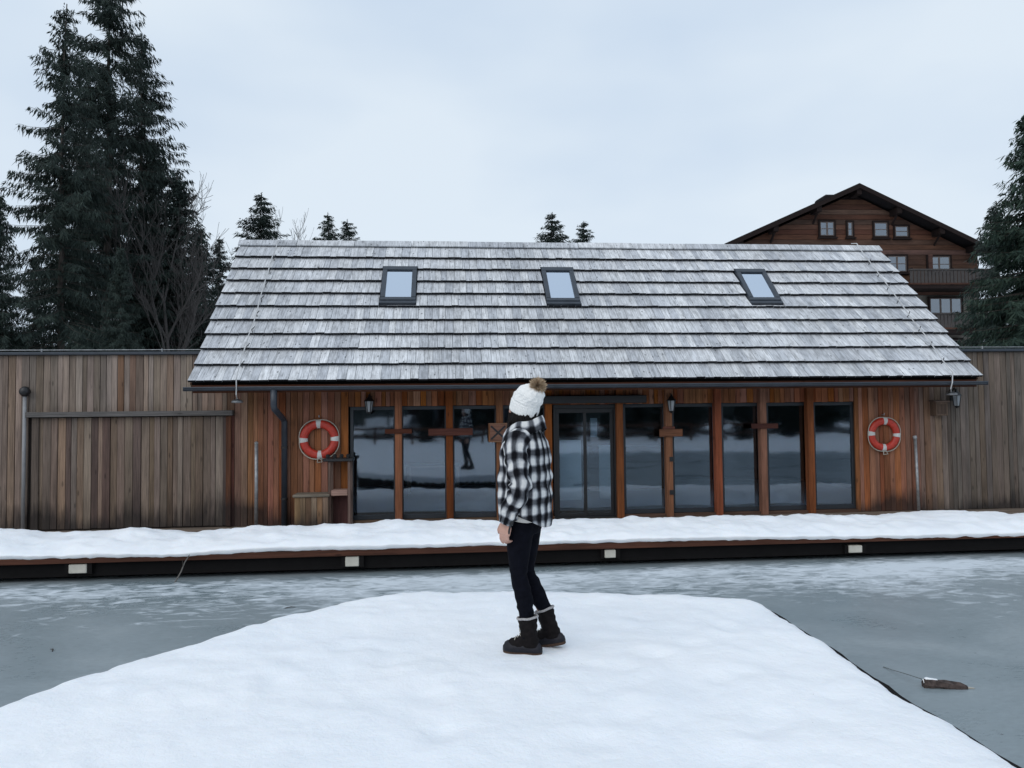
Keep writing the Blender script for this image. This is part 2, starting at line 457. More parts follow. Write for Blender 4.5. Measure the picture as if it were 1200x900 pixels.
# vectorised inside test
ins = np.zeros(len(cp), bool); ox, oy = OA[:, 0], OA[:, 1]; jx, jy = np.roll(ox, 1), np.roll(oy, 1)
for i in range(len(ox)):
    if oy[i] == jy[i]: continue
    cnd = ((oy[i] > cp[:, 1]) != (jy[i] > cp[:, 1])) & (cp[:, 0] < (jx[i] - ox[i]) * (cp[:, 1] - oy[i]) / (jy[i] - oy[i]) + ox[i])
    ins ^= cnd
cp = cp[ins]; sd_ = sdist(cp); cp = cp[sd_ > .03]
allp = [Vector(p) for p in ol] + [Vector(p) for p in cp]
cv, ce, cf, *_ = delaunay_2d_cdt(allp, [], [list(range(N0))], 1, 1e-5)
cvn = np.array([(p.x, p.y) for p in cv]); sd_ = sdist(cvn)
zz = []
PRINTS = [(x, y, a) for x, y, a in [(.62, 5.15, .3), (.9, 4.75, 1.2), (1.25, 4.4, .5), (-.5, 4.2, 2.), (.35, 3.6, .2), (.95, 3.35, 1.), (1.5, 5.4, 2.), (-1.1, 5.0, .4), (.1, 3.1, .8), (.45, 5.05, 2.6), (.75, 5.35, 2.4), (.38, 4.62, .1), (.62, 4.55, .15), (1.1, 5.0, 2.9), (-.25, 5.3, .3), (-.8, 4.7, 2.8), (-.35, 3.7, 1.1), (.6, 3.9, 1.3), (1.25, 3.7, .9), (-1.4, 4.4, 1.9)]]
for (x, y), d in zip(cvn, sd_):
    z = -.085 * math.exp(-d / .07) - .010 + .022 * fbm(x * .9, y * .9, 3., 3) + .013 * fbm(x * 3.4, y * 3.4, 7., 4) + .006 * fbm(x * 9, y * 9, 1., 3)
    for px, py, pa in PRINTS:
        dx, dy = x - px, y - py
        q = (dx * math.cos(pa) + dy * math.sin(pa)) / .14; w = (-dx * math.sin(pa) + dy * math.cos(pa)) / .09
        rr = q * q + w * w
        if rr < 9: z += -.018 * math.exp(-rr) + .004 * math.exp(-(math.sqrt(rr) - 1.7) ** 2 * 4)
    wgt = math.exp(-(((x - .12) / .45) ** 2 + ((y - 4.9) / .35) ** 2))
    z = z * (1 - wgt) + (-.004 + .006 * fbm(x * 9, y * 9)) * wgt
    zz.append(z)
mb = MB(); mb.v = [(x, y, z) for (x, y), z in zip(cvn, zz)]; mb.f = [tuple(f) for f in cf]
b0 = len(mb.v)
for i in range(N0):
    x, y, z = mb.v[i]; tx, ty = (OA[min(i + 1, N0 - 1)] - OA[max(i - 1, 0)]); L = math.hypot(tx, ty)
    mb.v.append((x + ty / L * .05, y - tx / L * .05, -.30))
for i in range(N0 - 1): mb.f.append((i, i + 1, b0 + i + 1, b0 + i))
struct(mb.build('snow_path', M['snow'], smooth=True))
# timber edge of the jetty under the snow
mb = MB(); prs = []
for i in range(0, N0, 4):
    tx, ty = (OA[min(i + 6, N0 - 1)] - OA[max(i - 6, 0)]); L = math.hypot(tx, ty); nx_, ny_ = -ty / L, tx / L     # outward
    so = .060 if OA[i][0] > 1.2 else -.03
    prs.append([(OA[i][0] - nx_ * .12, OA[i][1] - ny_ * .12), (OA[i][0] + nx_ * so, OA[i][1] + ny_ * so)])
m_ = len(prs)
for (a, b) in prs: zt = -.115 if a[0] > 1.0 else -.20; mb.v += [(a[0], a[1], zt), (b[0], b[1], zt), (b[0], b[1], -.62)]
for i in range(m_ - 1):
    for k in range(2): mb.f.append((3 * i + k, 3 * i + 3 + k, 3 * i + 4 + k, 3 * i + 1 + k))
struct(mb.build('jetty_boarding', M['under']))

# ------------------------------------------------------------------ boathouse and plank walls
house = tag(frame_empty('boathouse'), 'long brown timber boathouse with grey shingle roof and three skylights', 'boathouse')
def lerp3(a, b, t): return tuple(a[i] + (b[i] - a[i]) * t for i in range(3))
def col4(c, j=.0): return (*c, 1)
def board_run(parent, u0, u1, h0, h1, v=0., wmin=.070, wmax=.125, colf=None, th=.024, name='board', mat_='wood'):
    u = u0
    while u < u1 - .02:
        w = random.uniform(wmin, wmax)
        if u + w > u1 - .05: w = u1 - u
        dv = random.choice((0, .003, .008, .014)) + random.uniform(0, .002)
        o = MB().box(u + .003, u + w - .003, v - dv - th, v - .001, h0 + random.uniform(0, .008), h1).build(name, M[mat_], parent, bevel=.003)
        c = colf(u + w / 2) if colf else SHEL
        o.color = col4(c); u += w
def weather(u):
    a = max(0, min(1, (u + 3.75) / .7)); b = max(0, min(1, (9.0 - u) / 1.0))
    t = min(a, b); return lerp3(WEA, lerp3(SHEL, (.30, .135, .072), random.random() * (.9 if u < -2.2 else .35)), t)
WTOP = 2.855
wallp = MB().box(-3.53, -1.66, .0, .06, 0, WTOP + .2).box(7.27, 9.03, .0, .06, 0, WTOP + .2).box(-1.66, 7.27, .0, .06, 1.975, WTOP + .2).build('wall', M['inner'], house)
board_run(wallp, -3.53, -1.66, .0, WTOP, colf=weather)
board_run(wallp, 7.27, 9.03, .0, WTOP, colf=weather)
board_run(wallp, -1.66, 7.27, 1.965, WTOP, colf=weather)
# shell behind: floor, back wall, gables
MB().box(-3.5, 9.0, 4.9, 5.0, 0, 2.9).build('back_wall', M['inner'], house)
MB().box(-3.4, 8.9, .08, 4.9, .0, .02).build('inner_floor', plain('interior_floor', (.10, .075, .05), .4), house)
for uu in (-3.47, 8.97):
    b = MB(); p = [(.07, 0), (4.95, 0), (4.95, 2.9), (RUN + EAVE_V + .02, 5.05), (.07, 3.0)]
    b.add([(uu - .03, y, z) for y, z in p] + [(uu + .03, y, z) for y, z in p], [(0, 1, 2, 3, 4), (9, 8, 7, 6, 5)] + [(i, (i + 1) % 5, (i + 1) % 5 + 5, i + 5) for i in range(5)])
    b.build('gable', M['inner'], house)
# furniture one can just make out behind the panes
MB().box(3.1, 4.9, 3.4, 4.0, .02, 1.05).build('counter', plain('interior_counter', (.16, .10, .06), .5), house)
MB().box(-.9, .3, 3.0, 3.7, .70, .74).box(-.85, -.79, 3.05, 3.11, .02, .70).box(.19, .25, 3.05, 3.11, .02, .70).box(-.85, -.79, 3.6, 3.66, .02, .70).box(.19, .25, 3.6, 3.66, .02, .70).build('inner_table', plain('interior_table', (.2, .13, .08), .5), house)

# windows: (photo x at left, right), tops and feet follow the facade
def win_edges(xl, xr): return fac(xl, 540, 0.02)[0], fac(xr, 540, 0.02)[0]
WINS = [(412.5, 463), (471, 523), (531, 582), (590, 639), (732, 780), (789, 838), (847, 891), (900, 947), (955, 1000)]
H0, H1 = .055, 1.965
for xl, xr in WINS:
    a, b = win_edges(xl, xr)
    a -= .03; b += .03
    w = MB().box(a, b, .02, .075, H0, H0 + .075).box(a, b, .02, .075, H1 - .06, H1).box(a, a + .055, .021, .074, H0 + .075, H1 - .06).box(b - .055, b, .021, .074, H0 + .075, H1 - .06).build('window', M['frame'], house, bevel=.004)
    MB().box(a + .05, b - .05, .045, .053, H0 + .07, H1 - .055).build('pane', M['glass'], w)
# base sill board
for a, b in ((-1.66, 1.83), (2.93, 7.27)):
    o = MB().box(a, b, -.06, .09, .0, .052).build('sill', M['wood_x'], house, bevel=.004); o.color = (.10, .06, .04, 1)
# posts between the windows
for x in (467, 527, 586, 643.5, 727, 784.5, 842.5, 895.5, 951):
    uu = fac(x, 540, -.1)[0]
    o = MB().box(uu - .058, uu + .058, -.115, .018, .0, 2.5).build('post', M['wood_z'], house, bevel=.006); o.color = col4(lerp3(POST_C, (.26, .098, .045), random.random()))
# cross boards fixed over the posts
def cross(xl, xr, yt, yb, v0=-.15, c=(.085, .026, .018), name='cross_board'):
    (a, h1), (b, h0) = fac(xl, yt, v0), fac(xr, yb, v0)
    o = MB().box(a, b, v0, -.116, h0, h1).build(name, M['wood_x'], house, bevel=.004); o.color = col4(c); return o
cross(451, 482.5, 503, 508); cross(502, 554, 502.5, 510); cross(881, 912, 496.5, 502)
cross(773, 800, 503, 511.5, c=(.22, .08, .04)); cross(777, 791, 500, 503, v0=-.14, c=(.14, .05, .03))
(a, h1), (b, h0) = fac(572.5, 496, -.15), fac(595, 518, -.15)
o = MB().box(a, b, -.15, -.116, h0, h1).build('square_plaque', M['wood_x'], house, bevel=.004); o.color = (.17, .07, .035, 1)
pl = o; mb = MB(); cx, cz = (a + b) / 2, (h0 + h1) / 2; hw = (b - a) / 2 - .03
for s in (-1, 1):
    mb.xbox(Matrix.Translation((cx, -.156, cz)) @ Matrix.Rotation(s * R(43), 4, 'Y'), -hw * 1.25, hw * 1.25, -.005 - .002 * s, .006, -.016, .016)
mb.build('cross_mark', M['black'], pl)
fr_ = MB()
for q in ((a, b, h1 - .02, h1), (a, b, h0, h0 + .02), (a, a + .02, h0 + .02, h1 - .02), (b - .02, b, h0 + .02, h1 - .02)): fr_.box(q[0], q[1], -.163, -.151, q[2], q[3])
o = fr_.build('plaque_rim', M['wood_x'], pl); o.color = (.22, .09, .045, 1)
for y in (538, 577):
    uu, hh = fac(787, y, -.12); MB().box(uu - .035, uu + .035, -.125, -.116, hh - .04, hh + .04).build('fixing_plate', M['black'], house)
# sliding door
da, db = fac(648.5, 540, .02)[0], fac(722.5, 540, .02)[0]; dm = fac(685.5, 540, .02)[0]
door = MB().box(da, db, -.02, .07, 1.90, 1.965).box(da, da + .045, -.02, .07, .03, 1.90).box(db - .045, db, -.02, .07, .03, 1.90).box(da, db, -.03, .08, 0, .03).build('door', M['black'], house, bevel=.004)
for a, b, v in ((da + .047, dm + .03, .0), (dm - .03, db - .047, .034)):
    MB().box(a, b, v, v + .03, .032, .085).box(a, b, v, v + .03, 1.82, 1.898).box(a, a + .055, v + .001, v + .029, .085, 1.82).box(b - .055, b, v + .001, v + .029, .085, 1.82).build('door_leaf', M['black'], door, bevel=.003)
    MB().box(a + .05, b - .05, v + .012, v + .018, .08, 1.83).build('pane', M['glass'], door)
for xl, xr, yt, yb, v in ((656, 682, 516, 586, .45), (702, 716, 522, 584, .6), (692, 700, 490, 512, .4)):
    (a, h1), (b, h0) = fac(xl, yt, v), fac(xr, yb, v)
    MB().box(a, b, v, v + .03, h0, h1).build('notice_panel', M['panel'], house)
(a, h1), (b, h0) = fac(636, 464, -.2), fac(758, 472, -.2)
MB().box(a, b, -.20, -.03, h0, h1).build('door_drive_box', M['black'], house, bevel=.008)

# roof -------------------------------------------------------------
RU0, RU1 = -4.02, 9.13
def RM():                                    # roof plane frame: x = u, y = up the slope, z = normal
    c, s = RUN / SL, RISE / SL
    return Matrix(((1, 0, 0, 0), (0, c, -s, EAVE_V), (0, s, c, EAVE_H), (0, 0, 0, 1)))
RMX = RM()
e0 = V * (D0 + EAVE_V) + np.array([0, 0, DZ + EAVE_H]); sdv = (V * RUN + np.array([0, 0, RISE])) / SL; nrv = np.cross(U, sdv)
def roofpt(x, y):
    q = atplane(x, y, e0, nrv); return float(q @ U), float((q - e0) @ sdv)
c_, s_ = RUN / SL, RISE / SL
slab = MB()
slab.xbox(RMX, RU0 + .03, RU1 - .03, .06, SL - .02, -.16, -.05)
# rear slope slab
RB = Matrix(((1, 0, 0, 0), (0, -c_, s_, EAVE_V + 2 * RUN), (0, s_, c_, EAVE_H), (0, 0, 0, 1)))
slab.xbox(RB, RU0 + .03, RU1 - .03, .06, SL - .02, -.16, -.05)
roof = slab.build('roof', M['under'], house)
# skylight openings (u0,u1,s0,s1)
SKY = []
for q in ([(449, 314), (489, 314), (487, 356), (446, 356)], [(633, 315), (670, 315), (680, 357), (641, 357)], [(858, 317), (894, 317), (915, 356), (880, 356)]):
    P = [roofpt(*p) for p in q]
    SKY.append(((P[0][0] + P[3][0]) / 2, (P[1][0] + P[2][0]) / 2, (P[2][1] + P[3][1]) / 2 + .03, (P[0][1] + P[1][1]) / 2 - .07))
EXPO = .392; ROWS = 10
field = MB(); back = MB()
tilt = .05
def shingle_at(mb, Mx, u, w, s0, s1, lift):
    # a tapered slat: thick butt at the lower end, thin at the head, slightly lifted over the course below
    th = .040
    z0 = .016 + lift; zt = -.056 + lift * .3
    p = [(u, s0, z0), (u + w, s0, z0), (u + w, s1, zt), (u, s1, zt)]
    vs = [Mx @ Vector((x, y, z + th if k else z)) for k in (0, 1) for x, y, z in p]
    mb.add(vs, [(0, 3, 2, 1), (4, 5, 6, 7), (0, 1, 5, 4), (1, 2, 6, 5), (2, 3, 7, 6), (3, 0, 4, 7)])
M['end_grain_shade'] = plain('dark_end_grain_shade', (.022, .022, .025), .9, 0., .1)  # dark end grain, blackened further to paint in the shadow line of each course
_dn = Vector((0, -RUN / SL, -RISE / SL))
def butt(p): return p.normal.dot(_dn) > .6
count = 0
for r_ in range(ROWS):
    s0 = r_ * EXPO
    u = RU0 + random.uniform(-.01, .02)
    while u < RU1 - .02:
        w = random.uniform(.10, .17)
        if r_ < 3: w = random.uniform(.115, .165)
        if u + w > RU1 - .05: w = RU1 - u
        b0_ = s0 + random.uniform(-.005, .005); top = min(s0 + EXPO + .10, SL - .02)
        segs = [(u, u + w, b0_, top)]
        for (a, b, c0, c1) in SKY:                       # cut the slats round the skylight
            ns = []
            for (ua, ub, x, y) in segs:
                A, B, C0, C1 = a - .012, b + .012, c0 - .05, c1 + .03
                if ub <= A or ua >= B or y <= C0 or x >= C1: ns.append((ua, ub, x, y)); continue
                if ua < A - .015: ns.append((ua, A, x, y))
                if ub > B + .015: ns.append((B, ub, x, y))
                m0, m1 = max(ua, A), min(ub, B)
                if x < C0 - .06: ns.append((m0, m1, x, C0))
                if y > C1 + .06 and x > C0: ns.append((m0, m1, C1, y))
            segs = ns
        lift = random.random() ** 2 * .010
        for (ua, ub, x, y) in segs:
            if y - x < .05: continue
            if r_ < 3 and count < 300:
                m1 = MB(); shingle_at(m1, RMX, ua + .0025, ub - ua - .005, x, y, lift); m1.build('shingle', M['shingle'], roof, second=M['end_grain_shade'], pick=butt); count += 1
            else: shingle_at(field, RMX, ua + .0025, ub - ua - .005, x, y, lift)
        u += w
    u = RU0
    while u < RU1 - .02:
        w = min(random.uniform(.22, .34), RU1 - u)
        shingle_at(back, RB, u + .003, w - .006, s0, min(s0 + EXPO + .1, SL - .02), 0); u += w
stuff(field.build('shingle_field', M['shingle'], roof, second=M['end_grain_shade'], pick=butt)); stuff(back.build('rear_shingle_field', M['shingle'], roof))
# ridge boards
rv, rh = EAVE_V + RUN, EAVE_H + RISE
u = RU0 - .02; k = 0
while u < RU1:
    w = min(1.12, RU1 + .02 - u)
    lift = random.uniform(0, .008)
    MB().xbox(Matrix.Translation((0, rv, rh + .040 + lift)) @ Matrix.Rotation(R(44.8), 4, 'X'), u + .004, u + w - .004, -.17, .012, -.012, .014).build('ridge_board', M['shingle'], roof, bevel=.003)
    MB().xbox(Matrix.Translation((0, rv, rh + .033 + lift)) @ Matrix.Rotation(R(-44.8), 4, 'X'), u + .004, u + w - .004, .0, .17, -.012, .014).build('ridge_board', M['shingle'], roof, bevel=.003)
    u += w
# verge boards, eaves fascia, soffit rafters
for uu in (RU0 + .0, RU1 - .035):
    for Mx in (RMX, RB):
        o = MB().xbox(Mx, uu + .004, uu + .03, .05, SL - .03, -.15, -.052).build('verge_board', M['wood_x'], roof); o.color = (.13, .08, .055, 1)
o = MB().box(RU0 + .05, RU1 - .05, EAVE_V + .06, EAVE_V + .085, EAVE_H - .155, EAVE_H - .03).build('fascia', M['wood_x'], roof); o.color = (.13, .05, .03, 1)
uu = RU0 + .3
while uu < RU1 - .1:
    o = MB().xbox(RMX, uu, uu + .08, .12, 1.25, -.27, -.161).build('rafter', M['wood_x'], roof); o.color = (.12, .05, .03, 1); uu += .93
# gutter and downpipe
gh = fac(600, 454, -.86)[1]
gp = [(.055 * math.cos(a), .055 * math.sin(a)) for a in np.linspace(math.pi, 2 * math.pi, 9)]
gp2 = [(.048 * math.cos(a), .048 * math.sin(a)) for a in np.linspace(2 * math.pi, math.pi, 9)]
gb = MB(); poly = gp + gp2; nn = len(poly)
gb.add([(RU0 - .05, EAVE_V - .015 + y, gh + .035 + z) for y, z in poly] + [(RU1 + .06, EAVE_V - .015 + y, gh + .035 + z) for y, z in poly], [(i, (i + 1) % nn, (i + 1) % nn + nn, i + nn) for i in range(nn)])
gb.box(RU0 - .053, RU0 - .05, EAVE_V - .07, EAVE_V + .04, gh - .02, gh + .035).box(RU1 + .06, RU1 + .063, EAVE_V - .07, EAVE_V + .04, gh - .02, gh + .035)
gb.tube([(RU0 - .05, EAVE_V - .075, gh + .036), (RU1 + .06, EAVE_V - .075, gh + .036)], .010, 6)
gutter = gb.build('gutter', M['dark_metal'], house)
uu = RU0 + .45
while uu < RU1:
    MB().box(uu, uu + .03, EAVE_V - .078, EAVE_V + .06, gh + .03, gh + .037).build('gutter_bracket', M['dark_metal'], gutter); uu += .9
p1 = fac(321, 462, -.8); p2 = fac(321, 478, -.7); p3 = fac(333, 492, -.12); p4 = fac(335.5, 614, -.10)
mb = MB().tube([(p1[0], EAVE_V - .015, gh), (p1[0], EAVE_V - .015, p2[1] + .03), (p1[0] + .01, EAVE_V, p2[1] - .02), (p3[0] - .02, -.16, p3[1] + .03), (p3[0], -.10, p3[1] - .03), (p3[0], -.10, .0)], [.055, .05, .05, .05, .05, .05], 12)
dp = mb.build('downpipe', M['dark_metal'], house, smooth=True)
for hh in (.45, 1.3): MB().lathe([(.056, -.02), (.056, .02)], 12, (p3[0], -.10, hh)).build('pipe_clip', M['black'], dp)

# skylights
for (a, b, c0, c1) in SKY:
    f = MB(); z0, z1 = -.04, .085
    f.xbox(RMX, a, b, c1 - .10, c1, z0, z1).xbox(RMX, a, b, c0, c0 + .085, z0, z1 - .01).xbox(RMX, a, a + .085, c0 + .085, c1 - .10, z0, z1 - .004).xbox(RMX, b - .085, b, c0 + .085, c1 - .10, z0, z1 - .004)
    fo = f.build('skylight', M['dark_metal'], house, bevel=.006)
    MB().xbox(RMX, a + .05, b - .05, c0 + .06, c1 - .06, .045, .053).build('pane', M['skyglass'], fo)
    MB().xbox(RMX, a + .06, b - .06, c0 + .06, c1 - .06, -.30, -.04).build('light_shaft', plain('pale_blind', (.55, .57, .60), .6), fo)
    MB().xbox(RMX, a - .01, b + .01, c0 - .075, c0 - .004, .0, .058).build('flashing', M['dark_metal'], fo); MB().xbox(RMX, a - .01, b + .01, c1 + .004, c1 + .028, .0, .07).build('flashing', M['dark_metal'], fo)
# lightning conductor cables down the roof with their clips
for (uA, uB, xe, ye) in ((-3.265, -3.262, 278, 471), (8.59, 8.53, 1115, 462)):
    pts_ = []
    for k in range(13):
        s = SL - k * SL / 12; p = RMX @ Vector((uA + (uB - uA) * k / 12 + random.uniform(-.02, .02), s, .115 + .01 * (k % 2))); pts_.append(p)
    ue, he = fac(xe, ye, -.55)
    pts_ = [Vector((uA, rv + .1, rh + .12))] + pts_ + [Vector((uB, EAVE_V - .09, gh + .02)), Vector((uB - .01, EAVE_V - .06, gh - .08)), Vector((ue, -.55, he + .04))]
    ca = MB().tube(pts_, .0095, 5).build('conductor_cable', plain('bare_aluminium_cable', (.55, .55, .55), .5), house)
    for k in range(1, 9):
        s = SL - .25 - k * .44; uu = uA + (uB - uA) * (1 - s / SL)
        MB().tube([RMX @ Vector((uu + .01, s, .04)), RMX @ Vector((uu + .012, s, .11)), RMX @ Vector((uu + .05, s + .06, .13))], .008, 5).build('cable_clip', M['black'], ca)
    MB().lathe([(.02, .05), (.085, .02), (.095, .0), (.085, -.015), (.03, -.02)], 14, (ue, -.55, he)).build('cable_weight', M['galv'], ca, smooth=True)

# plank walls either side --------------------------------------------------
def cap(parent, a, b):
    o = MB().box(a, b, -.10, .16, WTOP + .002, WTOP + .05).build('coping', M['dark_metal'], parent, bevel=.006)
    MB().tube([(a, -.02, WTOP + .085), (b, -.02, WTOP + .085)], .008, 5).build('cable', M['galv'], parent)
    uu = a + .7
    while uu < b:
        MB().tube([(uu, -.02, WTOP + .05), (uu, -.02, WTOP + .105)], .012, 6).build('cable_clip', M['galv'], parent); uu += 1.9
lw = tag(frame_empty('plank_wall'), 'weathered grey-brown plank wall with a wide boarded gate in it', 'wall')
MB().box(UA, -3.53, .0, .08, 0, WTOP).build('backing', M['inner'], lw)
ga, gb_ = -6.68, -3.62; rh1, rh0 = 1.926, 1.842
def wcol(u): return lerp3(WEA, SHEL, max(0, min(1, (u + 3.9) / .5)) * .6) if random.random() > .12 else (.20, .125, .085)
board_run(lw, UA, ga - .1, .0, WTOP, colf=wcol)
board_run(lw, ga - .1, -3.53, rh0, WTOP, colf=wcol)
board_run(lw, gb_, -3.53, .0, rh0 - .002, colf=lambda u: (.14, .05, .03), wmin=.09, wmax=.12)
gate = MB().box(ga, gb_, -.012, -.001, .02, rh0 - .01).build('gate', M['inner'], lw)
board_run(gate, ga, gb_ - .005, .02, rh0 - .012, v=-.013, wmin=.07, wmax=.13, colf=lambda u: lerp3((.185, .145, .118), (.205, .138, .096), random.random() * .8) if random.random() > .15 else (.115, .080, .066))
o = MB().box(ga - .12, gb_ + .09, -.15, -.03, rh0, rh1).build('gate_rail', M['wood_x'], lw, bevel=.006); o.color = (.13, .12, .115, 1)
o = MB().box(ga - .03, ga + .08, -.075, -.052, .02, rh0 - .004).build('gate_stile', M['wood'], gate, bevel=.003); o.color = (.17, .13, .10, 1)
o = MB().box(gb_ - .03, gb_ + .05, -.085, -.052, .02, rh0 - .004).build('gate_stile', M['wood'], gate, bevel=.003); o.color = (.10, .045, .03, 1)
cap(lw, UA, -3.56)
rw = tag(frame_empty('plank_wall'), 'weathered grey plank wall beside the spruce, without a gate', 'wall')
MB().box(9.03, UB, .0, .08, 0, WTOP).build('backing', M['inner'], rw)
board_run(rw, 9.03, UB, .0, WTOP, colf=lambda u: lerp3((.142, .121, .106), (.158, .118, .093), random.random()))
cap(rw, 9.06, UB)
# ------------------------------------------------------------------ things on and by the walls
def ring(x, y, rpx, label, rot):
    uu, hh = fac(x, y, -.10); Rr = rpx
    t = empty('life_ring', place(uu, -.085, hh), YAW); tag(t, label, 'life ring', 'life rings hung on the boathouse wall')
    def torus(a0, a1, R0, r0, n, m_=12, sq=.75):
        b = MB(); vs = []; fs = []
        for i in range(n + 1):
            a = a0 + (a1 - a0) * i / n
            for j in range(m_):
                c = 2 * math.pi * j / m_
                rr = R0 + r0 * math.cos(c); vs.append((rr * math.cos(a), r0 * sq * math.sin(c), rr * math.sin(a)))
        for i in range(n):
            for j in range(m_): fs.append((i * m_ + j, i * m_ + (j + 1) % m_, (i + 1) * m_ + (j + 1) % m_, (i + 1) * m_ + j))
        return b.add(vs, fs)
    R0, r0 = Rr * .79, Rr * .21
    torus(0, 2 * math.pi, R0, r0, 48).build('ring_body', M['ring'], t, smooth=True)
    for k in range(4):
        a = rot + k * math.pi / 2
        torus(a - .135, a + .135, R0, r0 * 1.045, 5).build('white_band', M['band'], t, smooth=True)
    for k in range(4):                      # grab line from band to band
        a = rot + k * math.pi / 2
        p = [((Rr * (1.0 + .07 * math.sin(math.pi * i / 8))) * math.cos(a + i / 8 * math.pi / 2) if True else 0, -.012, Rr * (1.0 + .07 * math.sin(math.pi * i / 8)) * math.sin(a + i / 8 * math.pi / 2)) for i in range(9)]
        MB().tube(p, .008, 5).build('grab_line', M['rope'], t)
    MB().tube([(0, .06, Rr + .05), (0, -.02, Rr + .05), (0, -.03, Rr + .08)], .009, 6).build('hook', M['galv'], t)
    MB().tube([(.02, -.01, -Rr * .95), (.05, -.02, -Rr - .05), (-.03, -.02, -Rr - .06), (-.02, -.01, -Rr * .96)], .010, 5).build('rope_knot', M['rope'], t)
ring(374, 515, .325, 'orange-red life ring with white bands hung beside the downpipe', R(92))
ring(1036.5, 509, .30, 'orange-red life ring with white bands hung beside the leaning grey pole', R(86))

def lantern(x, y, label, s=1.):
    uu, hh = fac(x, y, -.16)
    t = empty('wall_lantern', place(uu, -.16, hh), YAW); tag(t, label, 'lantern', 'lanterns on the front wall')
    MB().box(-.03, .03, .115, .135, -.02, .16).tube([(0, .12, .13), (0, .06, .19), (0, .0, .17)], .012, 6).build('bracket', M['black'], t)
    MB().lathe([(.012, .17), (.02, .15), (.03, .135), (.085, .075), (.09, .065)], 6).build('cap', M['black'], t)
    MB().lathe([(.066, .065), (.04, -.11), (.036, -.115)], 6).build('lamp_glass', M['lamp_glass'], t)
    mb = MB()
    for k in range(6):
        a = math.pi * 2 * k / 6
        mb.tube([(.072 * math.cos(a), .072 * math.sin(a), .066), (.045 * math.cos(a), .045 * math.sin(a), -.115)], .006, 4)
    mb.build('cage', M['black'], t)
    MB().lathe([(.05, -.112), (.035, -.13), (.012, -.15)], 6).build('foot', M['black'], t)
    t.scale = (s, s, s)
lantern(432.5, 475, 'small black wall lantern over the leftmost window by the life ring')
lantern(787, 474, 'small black wall lantern over the post with a block, near the door')
lantern(1121, 468, 'small black wall lantern next to the wooden box under the eave corner', 1.05)

# poles
uu, hh = fac(29.5, 461, -.12)
t = tag(empty('ball_top_pole', place(uu, -.13, 0), YAW), 'tall slim grey pole with black ball, beside the gate', 'pole')
MB().tube([(.0, 0, -.0), (.0, 0, hh)], .028, 10).build('shaft', plain('grey_pole_paint', (.27, .27, .275), .6), t, smooth=True)
MB().lathe([(.01, -.085), (.045, -.075), (.078, -.03), (.083, .0), (.07, .045), (.04, .075), (.005, .085)], 14, (0, 0, hh + .03)).build('ball', M['black'], t, smooth=True)
uu, hh = fac(300.5, 520, -.12)
t = tag(empty('steel_pole', place(uu, -.12, 0), YAW), 'short pale steel pole standing upright by the gate and downpipe', 'pole')
MB().tube([(0, 0, 0), (0, 0, hh)], .030, 10).build('shaft', M['galv'], t, smooth=True)
MB().lathe([(.034, hh), (.034, hh + .02), (.01, hh + .04)], 10).build('end_cap', M['galv'], t)
uu, hh = fac(1072, 514, -.10); u2, h2 = fac(1077, 606, -.30)
t = tag(empty('steel_pole', place(u2, -.30, 0), YAW), 'slim steel pole leaning on the wall beside the right life ring'.replace('right ', ''), 'pole')
MB().tube([(0, 0, 0), (uu - u2, .19, hh)], .026, 10).build('shaft', M['galv'], t, smooth=True)
MB().tube([(uu - u2, .19, hh), (uu - u2 - .004, .20, hh + .05)], .035, 10).build('end_cap', M['galv'], t)

# wooden chest, narrow shelf stand, wall box
(a, h1), (b, _) = fac(345, 580, -.45), fac(384.5, 580, -.45)
t = tag(empty('wooden_chest', place((a + b) / 2, -.28, 0), YAW), 'low pale wooden chest standing under the life ring by the downpipe', 'chest')
W = (b - a) / 2; k = 6
MB().box(-W + .02, W - .02, -.15, .17, .02, h1 - .045).build('carcass', M['inner'], t)
for i in range(k):
    o = MB().box(-W + i * 2 * W / k + .002, -W + (i + 1) * 2 * W / k - .002, -.175 - .004 * (i % 2), -.15, .01, h1 - .045).build('board', M['wood'], t, bevel=.003); o.color = (.24, .16, .10, 1)
for s in (-1, 1):
    o = MB().box(min(s * W, s * (W - .02)), max(s * W, s * (W - .02)), -.15, .17, .01, h1 - .046).build('side_panel', M['wood'], t); o.color = (.2, .14, .09, 1)
o = MB().box(-W - .025, W + .025, -.20, .20, h1 - .04, h1).build('lid', M['wood_x'], t, bevel=.005); o.color = (.20, .16, .12, 1)
(a, h1), (b, _) = fac(386, 541, -.4), fac(409, 541, -.4)
t = tag(empty('shelf_stand', place((a + b) / 2, -.25, 0), YAW), 'narrow brown wooden stand with black top between chest and window', 'stand')
W = (b - a) / 2
for sx in (-1, 1):
    for sy in (-1, 1):
        o = MB().box(sx * W - .022, sx * W + .022, sy * .13 - .02, sy * .13 + .02, 0, h1).build('leg', M['wood_z'], t, bevel=.003); o.color = (.13, .09, .075, 1)
o = MB().box(-W + .024, W - .024, -.15, .15, .51, .60).build('shelf', M['wood_x'], t, bevel=.01); o.color = (.28, .19, .15, 1)
tp = MB().box(-W - .10, W + .06, -.18, .18, h1, h1 + .05).build('top', M['black'], t, bevel=.008)
for i in range(4): MB().lathe([(.03, 0), (.035, .05), (.02, .065)], 8, (-W - .04 + i * .11, -.05, h1 + .05)).build('cup', M['black'], tp)
o = MB().box(-W + .025, W - .025, .10, .12, .02, .50).build('back_panel', M['wood_z'], t); o.color = (.09, .03, .025, 1)
(a, h1), (b, h0) = fac(1097.5, 471, -.2), fac(1110.5, 487, -.2)
t = tag(empty('wooden_box', place((a + b) / 2, -.028, h0), YAW), 'small brown wooden box fixed high on the wall beside a lantern', 'box')
W = (b - a) / 2 + .01; H = h1 - h0
